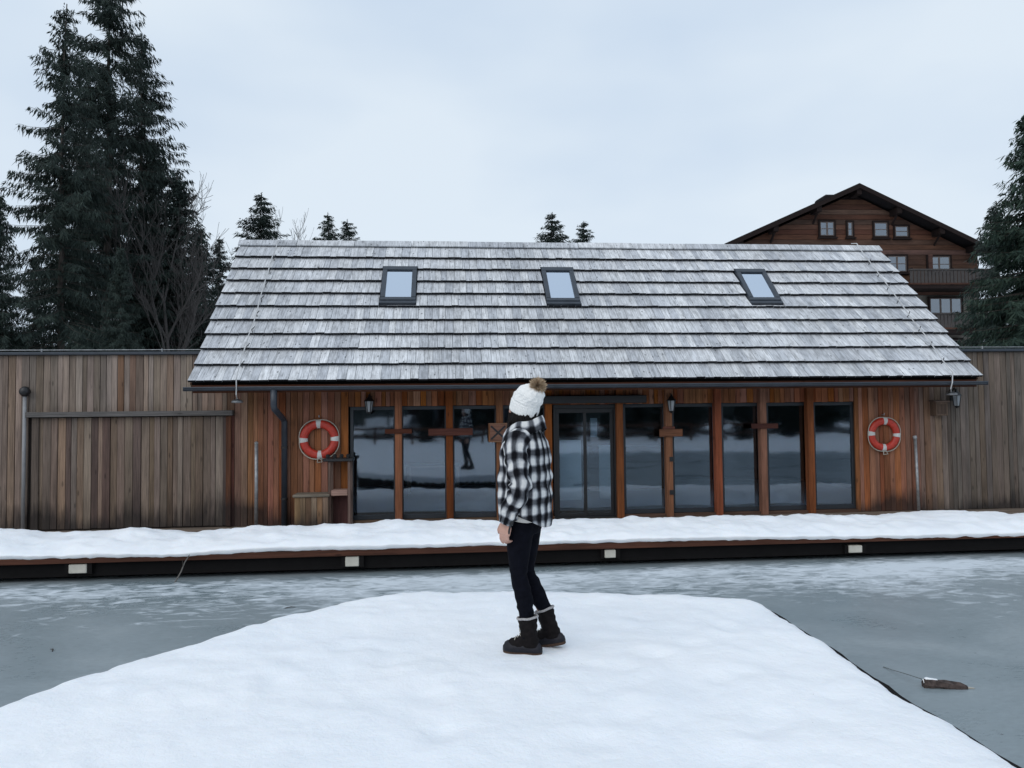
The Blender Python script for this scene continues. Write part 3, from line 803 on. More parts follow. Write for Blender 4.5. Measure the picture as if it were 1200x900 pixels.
o = MB().box(-W, W, -.17, -.005, 0, H).build('case', M['wood_z'], t, bevel=.005); o.color = (.12, .08, .06, 1)
o = MB().xbox(Matrix.Translation((0, -.09, H + .015)) @ Matrix.Rotation(R(6), 4, 'X'), -W - .03, W + .03, -.11, .09, -.01, .012).build('lid', M['wood_x'], t); o.color = (.10, .07, .055, 1)
o = MB().box(-W + .03, W - .03, -.178, -.170, .03, H - .04).build('front_panel', M['wood_z'], t); o.color = (.13, .09, .07, 1)

# cream blocks under the boardwalk edge
for i, (xl, yt, xr, yb, nb) in enumerate([(82, 661, 103, 671, 'by the leaning stick'), (405, 652, 421, 663, 'below the leftmost window'), (708, 644, 721, 653, 'below the sliding door'), (993, 639, 1009, 647, 'below the rightmost window')]):
    (a, h1), (b, h0) = fac(xl, yt, -3.02), fac(xr, yb, -3.02)
    nb = ['under the ball-topped pole and gate', 'under the window next to the stand', 'under the sliding door', 'under the window next to the steel pole'][i]
    t = tag(empty('deck_light', place((a + b) / 2, -3.0, h0), YAW), 'small cream deck light below the boardwalk edge, ' + nb, 'light', 'cream blocks below the boardwalk edge')
    W = (b - a) / 2
    MB().box(-W, W, -.06, .02, 0, h1 - h0).build('housing', M['cream'], t, bevel=.008)
    MB().box(W + .004, W + .06, -.05, .06, -.01, h1 - h0 + .01).build('bracket', M['under'], t)
    MB().box(-W - .05, -W - .004, -.05, .06, -.01, h1 - h0 + .005).build('bracket', M['under'], t)
    MB().box(-W - .02, W + .02, .022, .14, -.01, h1 - h0 + .005).build('mount', M['under'], t)

# dry stick leaning on the boardwalk
b0_ = place(fac(205, 680, -3.22)[0], -3.22, -.2); b0_ = (b0_.x, b0_.y + .05, -.5); uu, hh = fac(222, 650, -3.17); q = place(uu, -3.17, hh)
t = tag(empty('dry_stick', (b0_[0], b0_[1] - .05, -.5)), 'thin dry forked stick leaning from the ice on the boardwalk', 'stick')
q = q - Vector((b0_[0], b0_[1] - .05, -.5))
MB().tube([(0, 0, 0), q * .35 + Vector((.012, 0, .01)), q * .7 + Vector((-.008, 0, 0)), q], [.009, .009, .008, .006], 6).build('stem', plain('grey_dry_wood', (.16, .145, .13), .9), t)
MB().tube([q * .55, q * .55 + Vector((.0, -.02, .10))], [.007, .003], 5).build('side_twig', M['bark'], t)

# log frozen in the ice with a mooring line
p0 = atz(1081, 800, -.47); p1_ = atz(1134, 807, -.5)
t = tag(empty('frozen_log', (p0[0], p0[1], -.5)), 'short rough broken log frozen into the ice beside the jetty', 'log')
d = Vector((p1_[0] - p0[0], p1_[1] - p0[1], 0))
rad = [.033, .037, .035, .036, .031, .028, .017]; pts_ = [d * (i / 6) + Vector((random.uniform(-.004, .004), 0, .030 - .028 * i / 6)) for i in range(7)]
mb = MB().tube(pts_, rad, 9)
mb.v = [tuple(Vector(p) + Vector((0, 0, .016 * fbm(p[0] * 26, p[1] * 26, p[2] * 26)))) for p in mb.v]
mb.build('trunk', plain('wet_log', (.095, .070, .062), .85, 0., .3, var=.45, scale=26., bump=.8), t)
mb = MB(); dd = d.normalized(); sd2 = Vector((-dd.y, dd.x, 0))
cv_ = []; cf_ = []
for i in range(6):
    s = i / 5 * .40
    for j in range(5):
        w = (j - 2) * .012; hgt = .074 - .042 * s - .0045 * (j - 2) ** 2 + .004 * fbm(s * 20, j)
        cv_.append(d * s + sd2 * w + Vector((0, 0, hgt - (.02 if j in (0, 4) or i in (0, 5) else 0))))
for i in range(5):
    for j in range(4): cf_.append((i * 5 + j, i * 5 + j + 1, (i + 1) * 5 + j + 1, (i + 1) * 5 + j))
stuff(mb.add(cv_, cf_).build('snow_cap', M['snow'], t, smooth=True))
MB().tube([d * .9 + Vector((0, 0, .006)), d * 1.15 + Vector((0, 0, .004))], [.012, .004], 6).build('pale_splinter', M['rope'], t)
# line from log towards the jetty
q1 = atz(1035, 776, -.46); e = Vector((q1[0] - p0[0], q1[1] - p0[1], .04))
tag(MB().tube([(p0[0], p0[1], -.445), (p0[0] + e.x * .4, p0[1] + e.y * .4, -.465), (p0[0] + e.x * .75, p0[1] + e.y * .75, -.485), (q1[0], q1[1], -.4965)], .0035, 5).build('mooring_line', plain('wet_grey_line', (.17, .19, .19), .8), None), 'thin grey mooring line running from the frozen log onto the ice', 'rope')

rt = random.Random(21)
for k, (x, y, lab) in enumerate([(340, 712, 'tiny dark twig frozen in the ice off the jetty corner'), (60, 762, 'tiny dark twig on open ice near the gate side of jetty')]):
    q = atz(x, y, -.495); a = rt.uniform(0, 3)
    d_ = Vector((math.cos(a), math.sin(a) * .6, 0)) * .06
    tag(MB().tube([Vector(q) - d_, Vector(q) + Vector((.01, .012, .006)), Vector(q) + d_], [.004, .005, .002], 5).build('twig', M['bark']), lab, 'twig')
# ------------------------------------------------------------------ trees
def spruce_geo(seed, H=20., Rb=2.8, hb=.12, density=1., droop=1., sparse=.0, top_pow=.85, hang=1.):
    """trunk path and crown quads; base at the origin"""
    r = np.random.default_rng(seed)
    Q = []                                         # list of (n,4,3)
    WV = []
    h = hb * H; 
    while h < H - .25:
        f = (h - hb * H) / (H - hb * H)
        prof = (1 - f) ** top_pow * min(1., .55 + f * 4.)
        nb = int(r.integers(4, 7) * density) + 1
        for _ in range(nb):
            if r.random() < sparse: continue
            az = r.uniform(0, 2 * math.pi); L = max(.25, Rb * prof * r.uniform(.62, 1.15))
            hz = h + r.uniform(-.15, .15)
            up = .30 * f - .12
            m_ = max(4, int(L / .13))
            t = np.linspace(.04, 1, m_)
            bend = r.uniform(-.25, .25)
            ca, sa = np.cos(az + bend * t), np.sin(az + bend * t)
            rad = L * t * (1 - .08 * t)
            z = hz + L * (up * t - droop * .42 * (1 - .55 * f) * t ** 2 + droop * .20 * t ** 4)
            P = np.stack([rad * ca, rad * sa, z], 1)
            WV.append(P)
            ax = np.stack([ca, sa, np.zeros(m_)], 1); sx = np.stack([-sa, ca, np.zeros(m_)], 1)
            # hanging side twigs
            reps = 8
            for k in range(reps):
                keep = r.random(m_) > .12
                B = P[keep]; n = len(B)
                if n == 0: continue
                tt = t[keep]
                side = r.uniform(-1, 1, n)[:, None]
                ln = (r.uniform(.16, .52, n) * (.55 + .6 * (1 - abs(tt - .45))) * min(1., .45 + L / 2.6))[:, None]
                dr = ax[keep] * r.uniform(.0, .75, n)[:, None] + sx[keep] * side * 1.0 + np.array([0, 0, -1.]) * (hang * r.uniform(.25, 1.25, n)[:, None])
                dr /= np.linalg.norm(dr, axis=1)[:, None]
                B = B + r.normal(0, .03, (n, 3))
                wv = np.cross(dr, r.normal(0, 1, (n, 3))); wv /= np.linalg.norm(wv, axis=1)[:, None] + 1e-9
                w = r.uniform(.013, .032, n)[:, None]
                mid = B + dr * ln * .5 + np.array([0, 0, -.02])
                tip = B + dr * ln + np.array([0, 0, -.05]) * ln
                Q.append(np.stack([B, mid + wv * w, tip, mid - wv * w], 1))
        h += r.uniform(.22, .42) * (1. if f < .8 else .7)
    # leader
    n = 26; zz_ = np.linspace(H - 1.6, H, n); az = r.uniform(0, 6.28, n)
    B = np.stack([0 * zz_, 0 * zz_, zz_], 1); dr = np.stack([np.cos(az), np.sin(az), .4 * np.ones(n)], 1) * ((H - zz_) * .22 + .06)[:, None]
    wv = np.array([0, 0, .03]); Q.append(np.stack([B, B + dr * .5 + wv, B + dr, B + dr * .5 - wv], 1))
    Q = np.concatenate(Q)
    return Q, WV
def make_spruce(seed, H, Rb, matn='spruce', **kw):
    Q, WV = spruce_geo(seed, H, Rb, **kw)
    root = empty('spruce_tree')
    V_ = Q.reshape(-1, 3); F_ = np.arange(len(V_)).reshape(-1, 4)
    crown = npmesh('crown', V_, F_, M[matn], root)
    mb = MB(); r = random.Random(seed)
    mb.tube([(r.uniform(-.05, .05) * (k > 0), r.uniform(-.05, .05) * (k > 0), H * k / 8 - (0.4 if k == 0 else 0)) for k in range(9)], [max(.02, .0095 * H * (1 - k / 8.3)) for k in range(9)], 9)
    for P in WV:
        if len(P) < 5: continue
        pts_ = [tuple(P[0] * [0, 0, 1])] + [tuple(p) for p in P[::max(1, len(P) // 4)]]
        nn = len(pts_); mb.tube(pts_, [max(.006, .030 * (1 - i / nn) * min(1, len(P) / 16)) for i in range(nn)], 3, cap=False)
    mb.build('trunk', M['bark'], root, fix=False)
    return root
def put(root, x, D, top_px=None, H=None, H0=None, label=None, group=None, rz=0., wid=1., z=-.25):
    p = atdepth(*top_px, D)
    s = (p[2] - z) / H0
    root.location = (p[0] if x is None else atdepth(x, 500, D)[0], D, z); root.scale = (s * wid, s * wid, s); root.rotation_euler = (0, 0, rz)
    tag(root, label, 'tree', group)
GT = 'spruces behind the boathouse and plank walls'
T1 = make_spruce(11, 19., 3.3, hb=.12, density=1.0, droop=1.0, sparse=.15, top_pow=.62, hang=1.3)
T2 = make_spruce(12, 22., 3.5, hb=.10, density=1.1, droop=.9, sparse=.12, top_pow=.55, hang=1.3)
T3 = make_spruce(13, 13., 2.6, hb=.03, density=1.7, droop=.8, top_pow=.7, hang=.9)
T4 = make_spruce(14, 10., 2.5, hb=.03, density=1.5, droop=.5, top_pow=.9, hang=.6)
T5 = make_spruce(16, 15., 3.3, hb=.25, density=1.3, droop=.25, top_pow=.68, hang=.45)
TR = make_spruce(15, 12.5, 3.7, 'spruce_r', hb=.02, density=2.6, droop=.55, top_pow=.8, hang=.7)
put(T1, 70, 29, (76, 4), H0=19., label='tall spruce with long drooping branches and visible trunk at wall', group=GT)
put(T2, 124, 33, (134, -62), H0=22., label='tallest dense dark spruce beside the tall drooping one', group=GT, wid=1.15)
c = copy_tree(T2); put(c, 163, 36, (160, 40), H0=22., label='dark spruce filling in beside the tallest spruce', group=GT, rz=2.1, wid=1.2)
c = copy_tree(T1); put(c, 100, 37, (103, 70), H0=19., label='spruce half hidden between the two tallest spruces', group=GT, rz=4.0, wid=1.0)
put(T3, 207, 35, (203, 205), H0=13., label='broad bushy spruce leaning into the bare birch twigs'.replace('birch ', ''), group=GT, wid=1.4)
c = copy_tree(T3); put(c, 232, 37, (230, 262), H0=13., label='low bushy spruce between the bare tree and the roof verge', group=GT, rz=.9, wid=1.2)
c = copy_tree(T3); put(c, 178, 40, (176, 160), H0=13., label='bushy spruce between the tall pair and the bare tree', group=GT, rz=1.4, wid=.85)
c = copy_tree(T3); put(c, -4, 27, (-2, 222), H0=13., label='medium spruce cut by the picture edge beside the tall drooping spruce', group=GT, rz=3.3, wid=.75)
c = copy_tree(T3); put(c, 38, 38, (36, 300), H0=13., label='low dark spruce filling the gap under the drooping branches', group=GT, rz=5.0, wid=.95)
c = copy_tree(T3); put(c, 140, 27, (142, 285), H0=13., label='low spruce in front of the tallest spruce just over the wall', group=GT, rz=.6, wid=.8)
put(T5, 256, 38, (256, 277), H0=15., label='slim young spruce beside the roof verge', group=GT, wid=.8)
c = copy_tree(T5); put(c, 306, 42, (306, 226), H0=15., label='dense spruce top standing over the roof ridge beside bare twigs', group=GT, rz=2.7, wid=1.15)
c = copy_tree(T5); put(c, 385, 50, (385, 249), H0=15., label='small spruce top over the ridge, the taller slim one of a pair', group=GT, rz=1., wid=0.85)
c = copy_tree(T5); put(c, 408, 51, (408, 257), H0=15., label='small spruce top over the ridge, the shorter wide one of a pair', group=GT, rz=2., wid=1.05)
c = copy_tree(T5); put(c, 650, 52, (650, 249), H0=15., label='small spruce top over the ridge above the middle skylight', group=GT, rz=3., wid=1.15)
c = copy_tree(T5); put(c, 687, 52, (687, 259), H0=15., label='smaller spruce top over the ridge just beside the middle skylight', group=GT, rz=4., wid=1.0)
put(TR, 1222, 21, (1226, 118), H0=12.5, label='big green spruce rising over the gateless wall beside the chalet', group=GT, wid=.95)
c = copy_tree(T3); put(c, 1176, 27, (1174, 236), H0=13., label='lower spruce tucked between the chalet and the big green spruce', group=GT, rz=1., wid=1.25)

def bare_tree(seed, H, label, px, D, wid=1.):
    r = random.Random(seed); mb = MB()
    def grow(p, d, L, rad, lev):
        n_ = 4; pts_ = [p]; q = p.copy(); dd = d.copy()
        for i in range(n_):
            dd = (dd + Vector((r.uniform(-1, 1), r.uniform(-1, 1), r.uniform(-.3, .7))) * .13).normalized(); q = q + dd * L / n_; pts_.append(q.copy())
        mb.tube(pts_, [max(.009, rad * (1 - .55 * i / n_)) for i in range(n_ + 1)], 4 if lev > 1 else 6, cap=False)
        if lev >= 4: return
        for k in range(r.randint(4, 6) if lev else 9):
            i = r.randint(1 if lev else 2, n_); b = pts_[i]
            sp = Vector((r.uniform(-1, 1), r.uniform(-1, 1), r.uniform(.05, 1.0))).normalized()
            grow(b.copy(), (dd * .55 + sp * .75).normalized(), L * r.uniform(.42, .62), max(.009, rad * .45), lev + 1)
    grow(Vector((0, 0, -.3)), Vector((0, 0, 1)), H * .62, .012 * H, 0)
    root = empty('bare_tree')
    half = mb.build('crown', M['twig'], root, fix=False)
    MB().tube([(0, 0, -.35), (0, 0, H * .2)], [.014 * H, .011 * H], 8).build('trunk', M['bark'], root)
    p = atdepth(*px, D); zt = max(v[2] for v in mb.v); s = (p[2] + .25) / zt
    root.location = (p[0], D, -.25); root.scale = (s * wid, s * wid, s); tag(root, label, 'tree', 'bare leafless trees behind the walls')
    return root
bare_tree(3, 12, 'bare leafless tree with thin twigs beside the tall spruces', (205, 172), 32, .8)
bare_tree(4, 12, 'bare leafless tree with twigs showing over the left roof end'.replace('left ', 'gate-side '), (240, 245), 36, .6)
bare_tree(5, 12, 'bare twiggy treetop next to the dense spruce over the ridge', (338, 240), 44, .8)

# ------------------------------------------------------------------ chalet hotel behind
HD = 42.
hx0 = atdepth(1007, 214, HD - .96)
W1 = wood_boards('chalet_timber', along='x', tint=(.085, .043, .030), stain=False)
M['ch_wood'] = W1; M['ch_dark'] = plain('chalet_dark_beam', (.018, .012, .011), .85, 0., .15)
M['ch_roof'] = plain('chalet_roof_sheet', (.016, .014, .015), .85, 0., .15); M['ch_grey'] = plain('greyed_balcony_timber', (.050, .044, .042), .9); M['plaster'] = plain('cream_plaster', (.21, .19, .165), .9)
M['ch_glass'] = make_glass('chalet_glass', .20, (.25, .28, .32)); M['curtain'] = plain('net_curtain', (.07, .085, .11), .9)
M['white_frame'] = plain('painted_sash', (.11, .085, .075), .6)
ch = empty('chalet', (hx0[0], HD, -.3), R(3)); tag(ch, 'large dark timber chalet with wide gable roof and balconies', 'building')
AP = hx0[2] + .3                                       # apex height of the roof edge
def cz(x, y):                                            # photo pixel -> chalet (x, z)
    q = atdepth(x, y, HD); return q[0] - hx0[0], q[2] + .3
def czr(x, y):                                           # the same on the plane of the overhanging roof edge
    q = atdepth(x, y, HD - .96); return q[0] - hx0[0], q[2] + .3
lx, lz = czr(846, 287); rx, rz_ = czr(1170, 288)
# walls: gable polygon on the front, plaster below
wl_, wr_ = lx + 1.0, rx - .35
def roof_z(x): return AP + (lz - AP) * (x / lx) if x < 0 else AP + (rz_ - AP) * (x / rx)
split = cz(1090, 345)[1]
poly = [(wl_, split), (wr_, split), (wr_, roof_z(wr_) - .35), (0, AP - .35), (wl_, roof_z(wl_) - .35)]
MB().prism(poly, 0, 14).build('upper_wall', M['ch_dark'], ch)
MB().prism([(wl_ + .15, -1), (wr_ - .15, -1), (wr_ - .15, split), (wl_ + .15, split)], .12, 13.9).build('lower_wall', M['plaster'], ch)
z = split
while z < AP - .8:                                       # horizontal cladding boards, clipped to the gable
    h = .29; top = z + h - .02
    def xlim(zz, side):
        if side < 0: return max(wl_, (zz - AP + .40) / (lz - AP) * lx if zz > roof_z(wl_) - .4 else wl_)
        return min(wr_, (zz - AP + .40) / (rz_ - AP) * rx if zz > roof_z(wr_) - .4 else wr_)
    a0, a1, b0_, b1 = xlim(z, -1), xlim(z, 1), xlim(top, -1), xlim(top, 1)
    if a1 - a0 > .3:
        mb = MB(); mb.prism([(a0, z), (a1, z), (max(b1, .05), top), (min(b0_, -.05), top)], -.05, -.002); mb.build('board', M['ch_wood'], ch)
    z += h
# roof slopes with deep overhang, purlins and rafters ends
OVH = .9
for s, (ex, ez) in ((-1, (lx, lz)), (1, (rx, rz_))):
    th = .22
    mb = MB().prism([(0, AP), (ex, ez), (ex, ez - th), (0, AP - th)], -OVH, 15).build('roof', M['ch_roof'], ch)
    mb2 = MB().prism([(0, AP - .06), (ex * 1.0, ez - .06), (ex, ez - .30), (0, AP - .30)], -OVH - .06, -OVH + .03).build('barge_board', M['ch_dark'], mb)
    for k in (.30, .62, .88):
        zc = AP + (ez - AP) * k - th; xc = ex * k
        MB().box(xc - .14, xc + .14, -OVH + .04, .5, zc - .36, zc - .02).build('purlin', M['ch_dark'], mb)
        MB().tube([(xc, -OVH + .25, zc - .32), (xc, -.02, zc - .85)], .07, 4).build('brace', M['ch_dark'], mb)
MB().box(-.14, .14, -OVH + .04, .5, AP - .62, AP - .28).build('ridge_beam', M['ch_dark'], ch)
# snow guard hump of the dormer on the left slope
xk, zk = cz(985, 222); MB().box(xk - .45, xk + .35, 1, 2.4, zk - .9, zk + .02).build('chimney', M['ch_roof'], ch, bevel=.1)
def cwin(x0, y0, x1, y1, panes=2, curtain=True, shutter=True, bars=True):
    (a, t1), (b, t0) = cz(x0, y0), cz(x1, y1)
    w = MB().box(a - .10, b + .10, -.13, -.051, t0 - .10, t0).box(a - .10, b + .10, -.13, -.051, t1, t1 + .10).box(a - .10, a, -.129, -.051, t0, t1).box(b, b + .10, -.129, -.051, t0, t1).build('window', M['ch_dark'], ch)
    MB().box(a, b, -.052, -.049, t0, t1).build('blind', M['ch_dark'], w)
    pw = (b - a) / panes
    for i in range(panes):
        x = a + i * pw
        MB().box(x + .04, x + pw - .04, -.10, -.09, t0 + .04, t1 - .04).build('pane', M['ch_glass'], w)
        if curtain: MB().box(x + .06, x + pw - .06, -.075, -.065, t0 + .05, t1 - .05 - (0 if not i % 2 else (t1 - t0) * .0)).build('curtain', M['curtain'], w)
        sash = MB().box(x, x + .05, -.115, -.086, t0, t1).box(x + pw - .05, x + pw, -.1151, -.0861, t0, t1).box(x + .05, x + pw - .05, -.114, -.087, t0, t0 + .05).box(x + .05, x + pw - .05, -.114, -.087, t1 - .05, t1)
        if bars: sash.box(x + .05, x + pw - .05, -.113, -.088, (t0 + t1) / 2 - .02, (t0 + t1) / 2 + .02)
        sash.build('sash', M['white_frame'], w)
    MB().box(a - .16, b + .16, -.24, -.051, t0 - .17, t0 - .101).build('sill', M['ch_dark'], w)
cwin(959, 261, 976, 277, 2); cwin(992, 261, 998, 277, 1); cwin(1024, 261, 1040, 277, 1); cwin(1049, 265, 1065, 277, 1, curtain=False)
cwin(1040, 300, 1063, 318, 2); cwin(1089, 300, 1116, 318, 2); 
cwin(1091, 349, 1130, 368, 3, bars=False); cwin(1108, 398, 1130, 406, 2, bars=False, curtain=False)
MB().box(*[v for v in (cz(1079, 0)[0], cz(1084, 0)[0])], -.16, -.051, cz(0, 318)[1] if False else cz(1080, 318)[1], cz(1080, 298)[1]).build('corner_board', M['ch_wood'], ch)
def balcony(x0, x1, yt, yb, ys):
    (a, t1), (b, t0) = cz(x0, yt), cz(x1, yb); _, tsl = cz(x1, ys)
    bl = MB().box(a, b, -1.35, -.0, tsl, t0).build('balcony', M['ch_dark'], ch)
    MB().box(a, b, -1.42, -1.30, t1 - .09, t1).build('handrail', M['ch_grey'], bl)
    MB().box(a, b, -1.40, -1.32, t0 + .02, t0 + .10).build('bottom_rail', M['ch_wood'], bl)
    x = a + .05
    while x < b - .1:
        MB().box(x, x + .17, -1.385, -1.355, t0 + .05, t1 - .1).build('baluster', M['ch_grey'], bl); x += .21
    for x in (a + .1, (a + b) / 2, b - .15): MB().box(x, x + .13, -1.37, -1.25, t0, t1 + .05).build('balcony_post', M['ch_dark'], bl)
    MB().box(b - .12, b, -1.25, .0, t1 - .09, t1).build('side_rail', M['ch_wood'], bl)
    x = -1.1
    while x < -.1:
        MB().box(b - .07, b - .04, x, x + .17, t0, t1 - .1).build('baluster', M['ch_grey'], bl); x += .21
balcony(1050, 1151, 320, 337, 341); balcony(1060, 1151, 370, 388, 392)
MB().box(*[cz(1134, 0)[0], cz(1138, 0)[0]], -.02, .11, cz(1134, 390)[1], split).build('plaster_pilaster', M['plaster'], ch)

# ------------------------------------------------------------------ the far shore behind the photographer (it shows in the panes)
def strip(name, v0, v1, z, m):
    q = MB(); P = [U * u_ + V * (v_ + 12.7) for v_ in (v0, v1) for u_ in (-60, 60)]
    q.add([(P[0][0], P[0][1], z), (P[1][0], P[1][1], z), (P[3][0], P[3][1], z), (P[2][0], P[2][1], z)], [(0, 1, 2, 3)]); return struct(q.build(name, m))
strip('road', -45, -36.5, .02, plain('wet_asphalt', (.045, .046, .05), .5, var=.3, scale=.4))
fq = U * 0 + V * (12.7 - 29.0); fe = empty('rail_fence', (fq[0], fq[1], -.3), YAW); tag(fe, 'brown two-rail wooden fence on the far shore mirrored in the windows', 'fence')
for k in range(19): MB().box(-18 + 2 * k - .06, -18 + 2 * k + .06, -.06, .06, 0, 1.15).build('fence_post', M['ch_wood'], fe)
for h in (.5, .95): MB().box(-18.2, 18.2, -.10, -.062, h, h + .12).build('rail', M['ch_wood'], fe)
GB = 'spruces on the shore facing the windows'
for i, (u_, v_, s_) in enumerate([(-11, -31, .22), (-8.2, -33, .30), (-1.2, -32, .25), (.8, -34, .34), (5.5, -31, .24), (7.4, -33.5, .36), (9.6, -31.5, .2), (13, -32, .33), (15.5, -34, .28), (18, -31, .3), (22, -33, .35)]):
    c = copy_tree(T3); q = U * u_ + V * (v_ + 12.7); c.location = (q[0], q[1], -.25); c.rotation_euler = (0, 0, i * 2.1); c.scale = (s_ * 1.3, s_ * 1.3, s_)
    tag(c, 'young bushy spruce behind the far fence mirrored in the windows', 'tree', 'young spruces by the far fence')
# unseen wooded slope, added to darken the reflections and the light on the facade
hv = []; hf = []; NA, NRR = 60, 14
for i in range(NA):
    a = R(186 + (354 - 186) * i / (NA - 1))
    for j in range(NRR):
        rr = 75 + j * 12 + 6 * fbm(i * .3, j * .4, 8.); q = j / (NRR - 1)
        endf = min(1, min(i, NA - 1 - i) / 5)
        hv.append((rr * math.cos(a), rr * math.sin(a), -1.2 + 30 * endf * (q ** .8) * (1 + .25 * fbm(i * .25, j * .3, 2.)) + (1.5 * fbm(i * 3.1, j * 3.3, 5.) if j else 0)))
for i in range(NA - 1):
    for j in range(NRR - 1): hf.append((i * NRR + j, (i + 1) * NRR + j, (i + 1) * NRR + j + 1, i * NRR + j + 1))
mb = MB(); mb.v = hv; mb.f = hf; struct(mb.build('added_hill', plain('added_dark_slope', (.030, .038, .036), .95, var=.5, scale=.25, spec=.05), fix=False))
for i, (u_, v_, s_k) in enumerate([(-34, -44, .8), (-27, -52, .95), (-20, -47, .7), (9, -50, .9), (15, -46, .75), (21, -52, 1.), (27, -45, .85), (33, -50, .9), (40, -48, .8), (-41, -50, .9), (3, -56, .9)]):
    c = copy_tree(T3) if i % 2 else (T4 if i == 0 else copy_tree(T4)); q = U * u_ + V * (v_ + 12.7)
    c.location = (q[0], q[1], -.25); c.rotation_euler = (0, 0, i * 1.3); s = s_k * (1.15 if i % 2 else 1.5); c.scale = (s, s, s)
    tag(c, ('bushy' if i % 2 else 'slim') + ' spruce on the far shore mirrored in the boathouse windows', 'tree', GB)
def shore_house(u_, v_, w, h, label):
    q = U * u_ + V * (v_ + 12.7); t = empty('shore_house', (q[0], q[1], -.25), YAW + math.pi); tag(t, label, 'building')
    MB().box(-w / 2, w / 2, 0, 8, 0, h).build('wall', M['ch_dark'], t)
    MB().prism([(-w / 2 - 1, h - .3), (0, h + w * .3), (w / 2 + 1, h - .3), (0, h + w * .3 - .3)], -1, 9).build('roof', M['ch_roof'], t)
    for k in range(int(w / 2.4)):
        x = -w / 2 + 1 + k * 2.4
        o = MB().box(x, x + 1.1, -.06, -.002, 1.0, 2.3).build('window', M['white_frame'], t); MB().box(x + .1, x + 1., -.075, -.061, 1.1, 2.2).build('pane', M['curtain'], o)
shore_house(4, -62, 16, 5.5, 'dark wooden house on the far shore mirrored in the windows')
def car(u_, v_, rz, label, body):
    q = U * u_ + V * (v_ + 12.7); t = empty('parked_car', (q[0], q[1], -.2), YAW + rz); tag(t, label, 'car', 'cars parked on the far shore')
    prof = [(-2.1, .35), (-2.12, .75), (-1.9, .92), (-1.0, .98), (-.45, 1.45), (.9, 1.48), (1.7, 1.0), (2.05, .92), (2.1, .4)]
    MB().prism(prof, -.85, .85).build('body', body, t, bevel=.06)
    MB().prism([(-.88, 1.0), (-.42, 1.38), (.85, 1.41), (1.5, 1.02)], -.862, .862).build('side_windows', M['black'], t)
    for x in (-1.3, 1.3):
        for y in (-.78, .78):
            MB().lathe([(.33, -.1), (.34, 0), (.33, .1)], 16, M=Matrix.Translation((x, y, .33)) @ Matrix.Rotation(R(90), 4, 'X')).build('wheel', M['black'], t)
    for y in (-.6, .6): MB().box(2.06, 2.13, y - .18, y + .18, .66, .80).build('headlight', M['band'], t, bevel=.02)
wc = plain('white_car_paint', (.65, .66, .67), .3); gc = plain('silver_car_paint', (.4, .42, .45), .3, .4)
car(-4.9, -39.5, R(80), 'white parked car on the far shore mirrored in a window', wc); car(-3.1, -41, R(105), 'silver parked car on the far shore mirrored in a window', gc)
q = U * -3.9 + V * (12.7 - 24.5 - 12.7); t = empty('street_lamp', (q[0], q[1], -.25)); tag(t, 'two-globed street lamp on the far shore mirrored in a window', 'street lamp')
MB().tube([(0, 0, 0), (0, 0, 3.4)], [.07, .04], 8).tube([(-.6, 0, 3.3), (0, 0, 3.45), (.6, 0, 3.3)], .025, 6).build('post', M['black'], t)
for s in (-1, 1): MB().lathe([(.03, -.2), (.17, -.12), (.2, 0), (.16, .13), (.02, .2)], 12, (s * .6, 0, 3.15)).build('globe', M['band'], t, smooth=True)
#@@PART3
# ------------------------------------------------------------------ the person
def make_plaid():
    t = NT('black_and_white_plaid_flannel')
    uv = t.node('TexCoord').outputs['UV']
    wob = t.node('VectorMath', operation='SCALE', i={0: t.node('TexNoise', i={'Vector': uv, 'Scale': 6., 'Detail': 2.}).outputs['Color'], 3: .018}).outputs[0]
    uvw = t.node('VectorMath', operation='ADD', i={0: uv, 1: wob}).outputs[0]
    s = t.node('SeparateXYZ', i={0: uvw})
    def stripe(sock, per, ph):
        a = t.math('SINE', t.math('MULTIPLY_ADD', sock, 2 * math.pi / per, ph))
        b = t.math('MULTIPLY', t.math('SINE', t.math('MULTIPLY_ADD', sock, 4 * math.pi / per, ph * 2 + .5)), .18)
        return t.math('MULTIPLY_ADD', t.math('ADD', a, b), .72, .52, clamp=True)
    su, sv = stripe(s.outputs[0], .082, .6), stripe(s.outputs[1], .104, 1.3)
    val = t.math('MULTIPLY_ADD', t.math('ADD', su, sv), .42, t.math('MULTIPLY', t.math('MULTIPLY', su, sv), .22))
    weave = t.noise(t.node('Mapping', i={'Vector': uv, 'Scale': (1, 1, 1)}).outputs[0], 190., 2., .8)
    big = t.noise(uv, 14., 3., .6)
    val = t.math('ADD', t.math('ADD', val, t.math('MULTIPLY_ADD', big, .5, -.25)), t.math('MULTIPLY_ADD', weave, .34, -.17))
    c = t.ramp(val, [(.08, (.005, .005, .007)), (.26, (.020, .021, .026)), (.46, (.095, .10, .112)), (.78, (.36, .37, .39)), (1., (.66, .66, .65))])
    fold = t.noise(t.coord('Object', (1, 1, .55)), 16., 3., .6)
    return t.principled(c, .95, t.bump(t.math('ADD', t.math('MULTIPLY', fold, .7), t.math('MULTIPLY', weave, .06)), .45, .02), spec=.1)
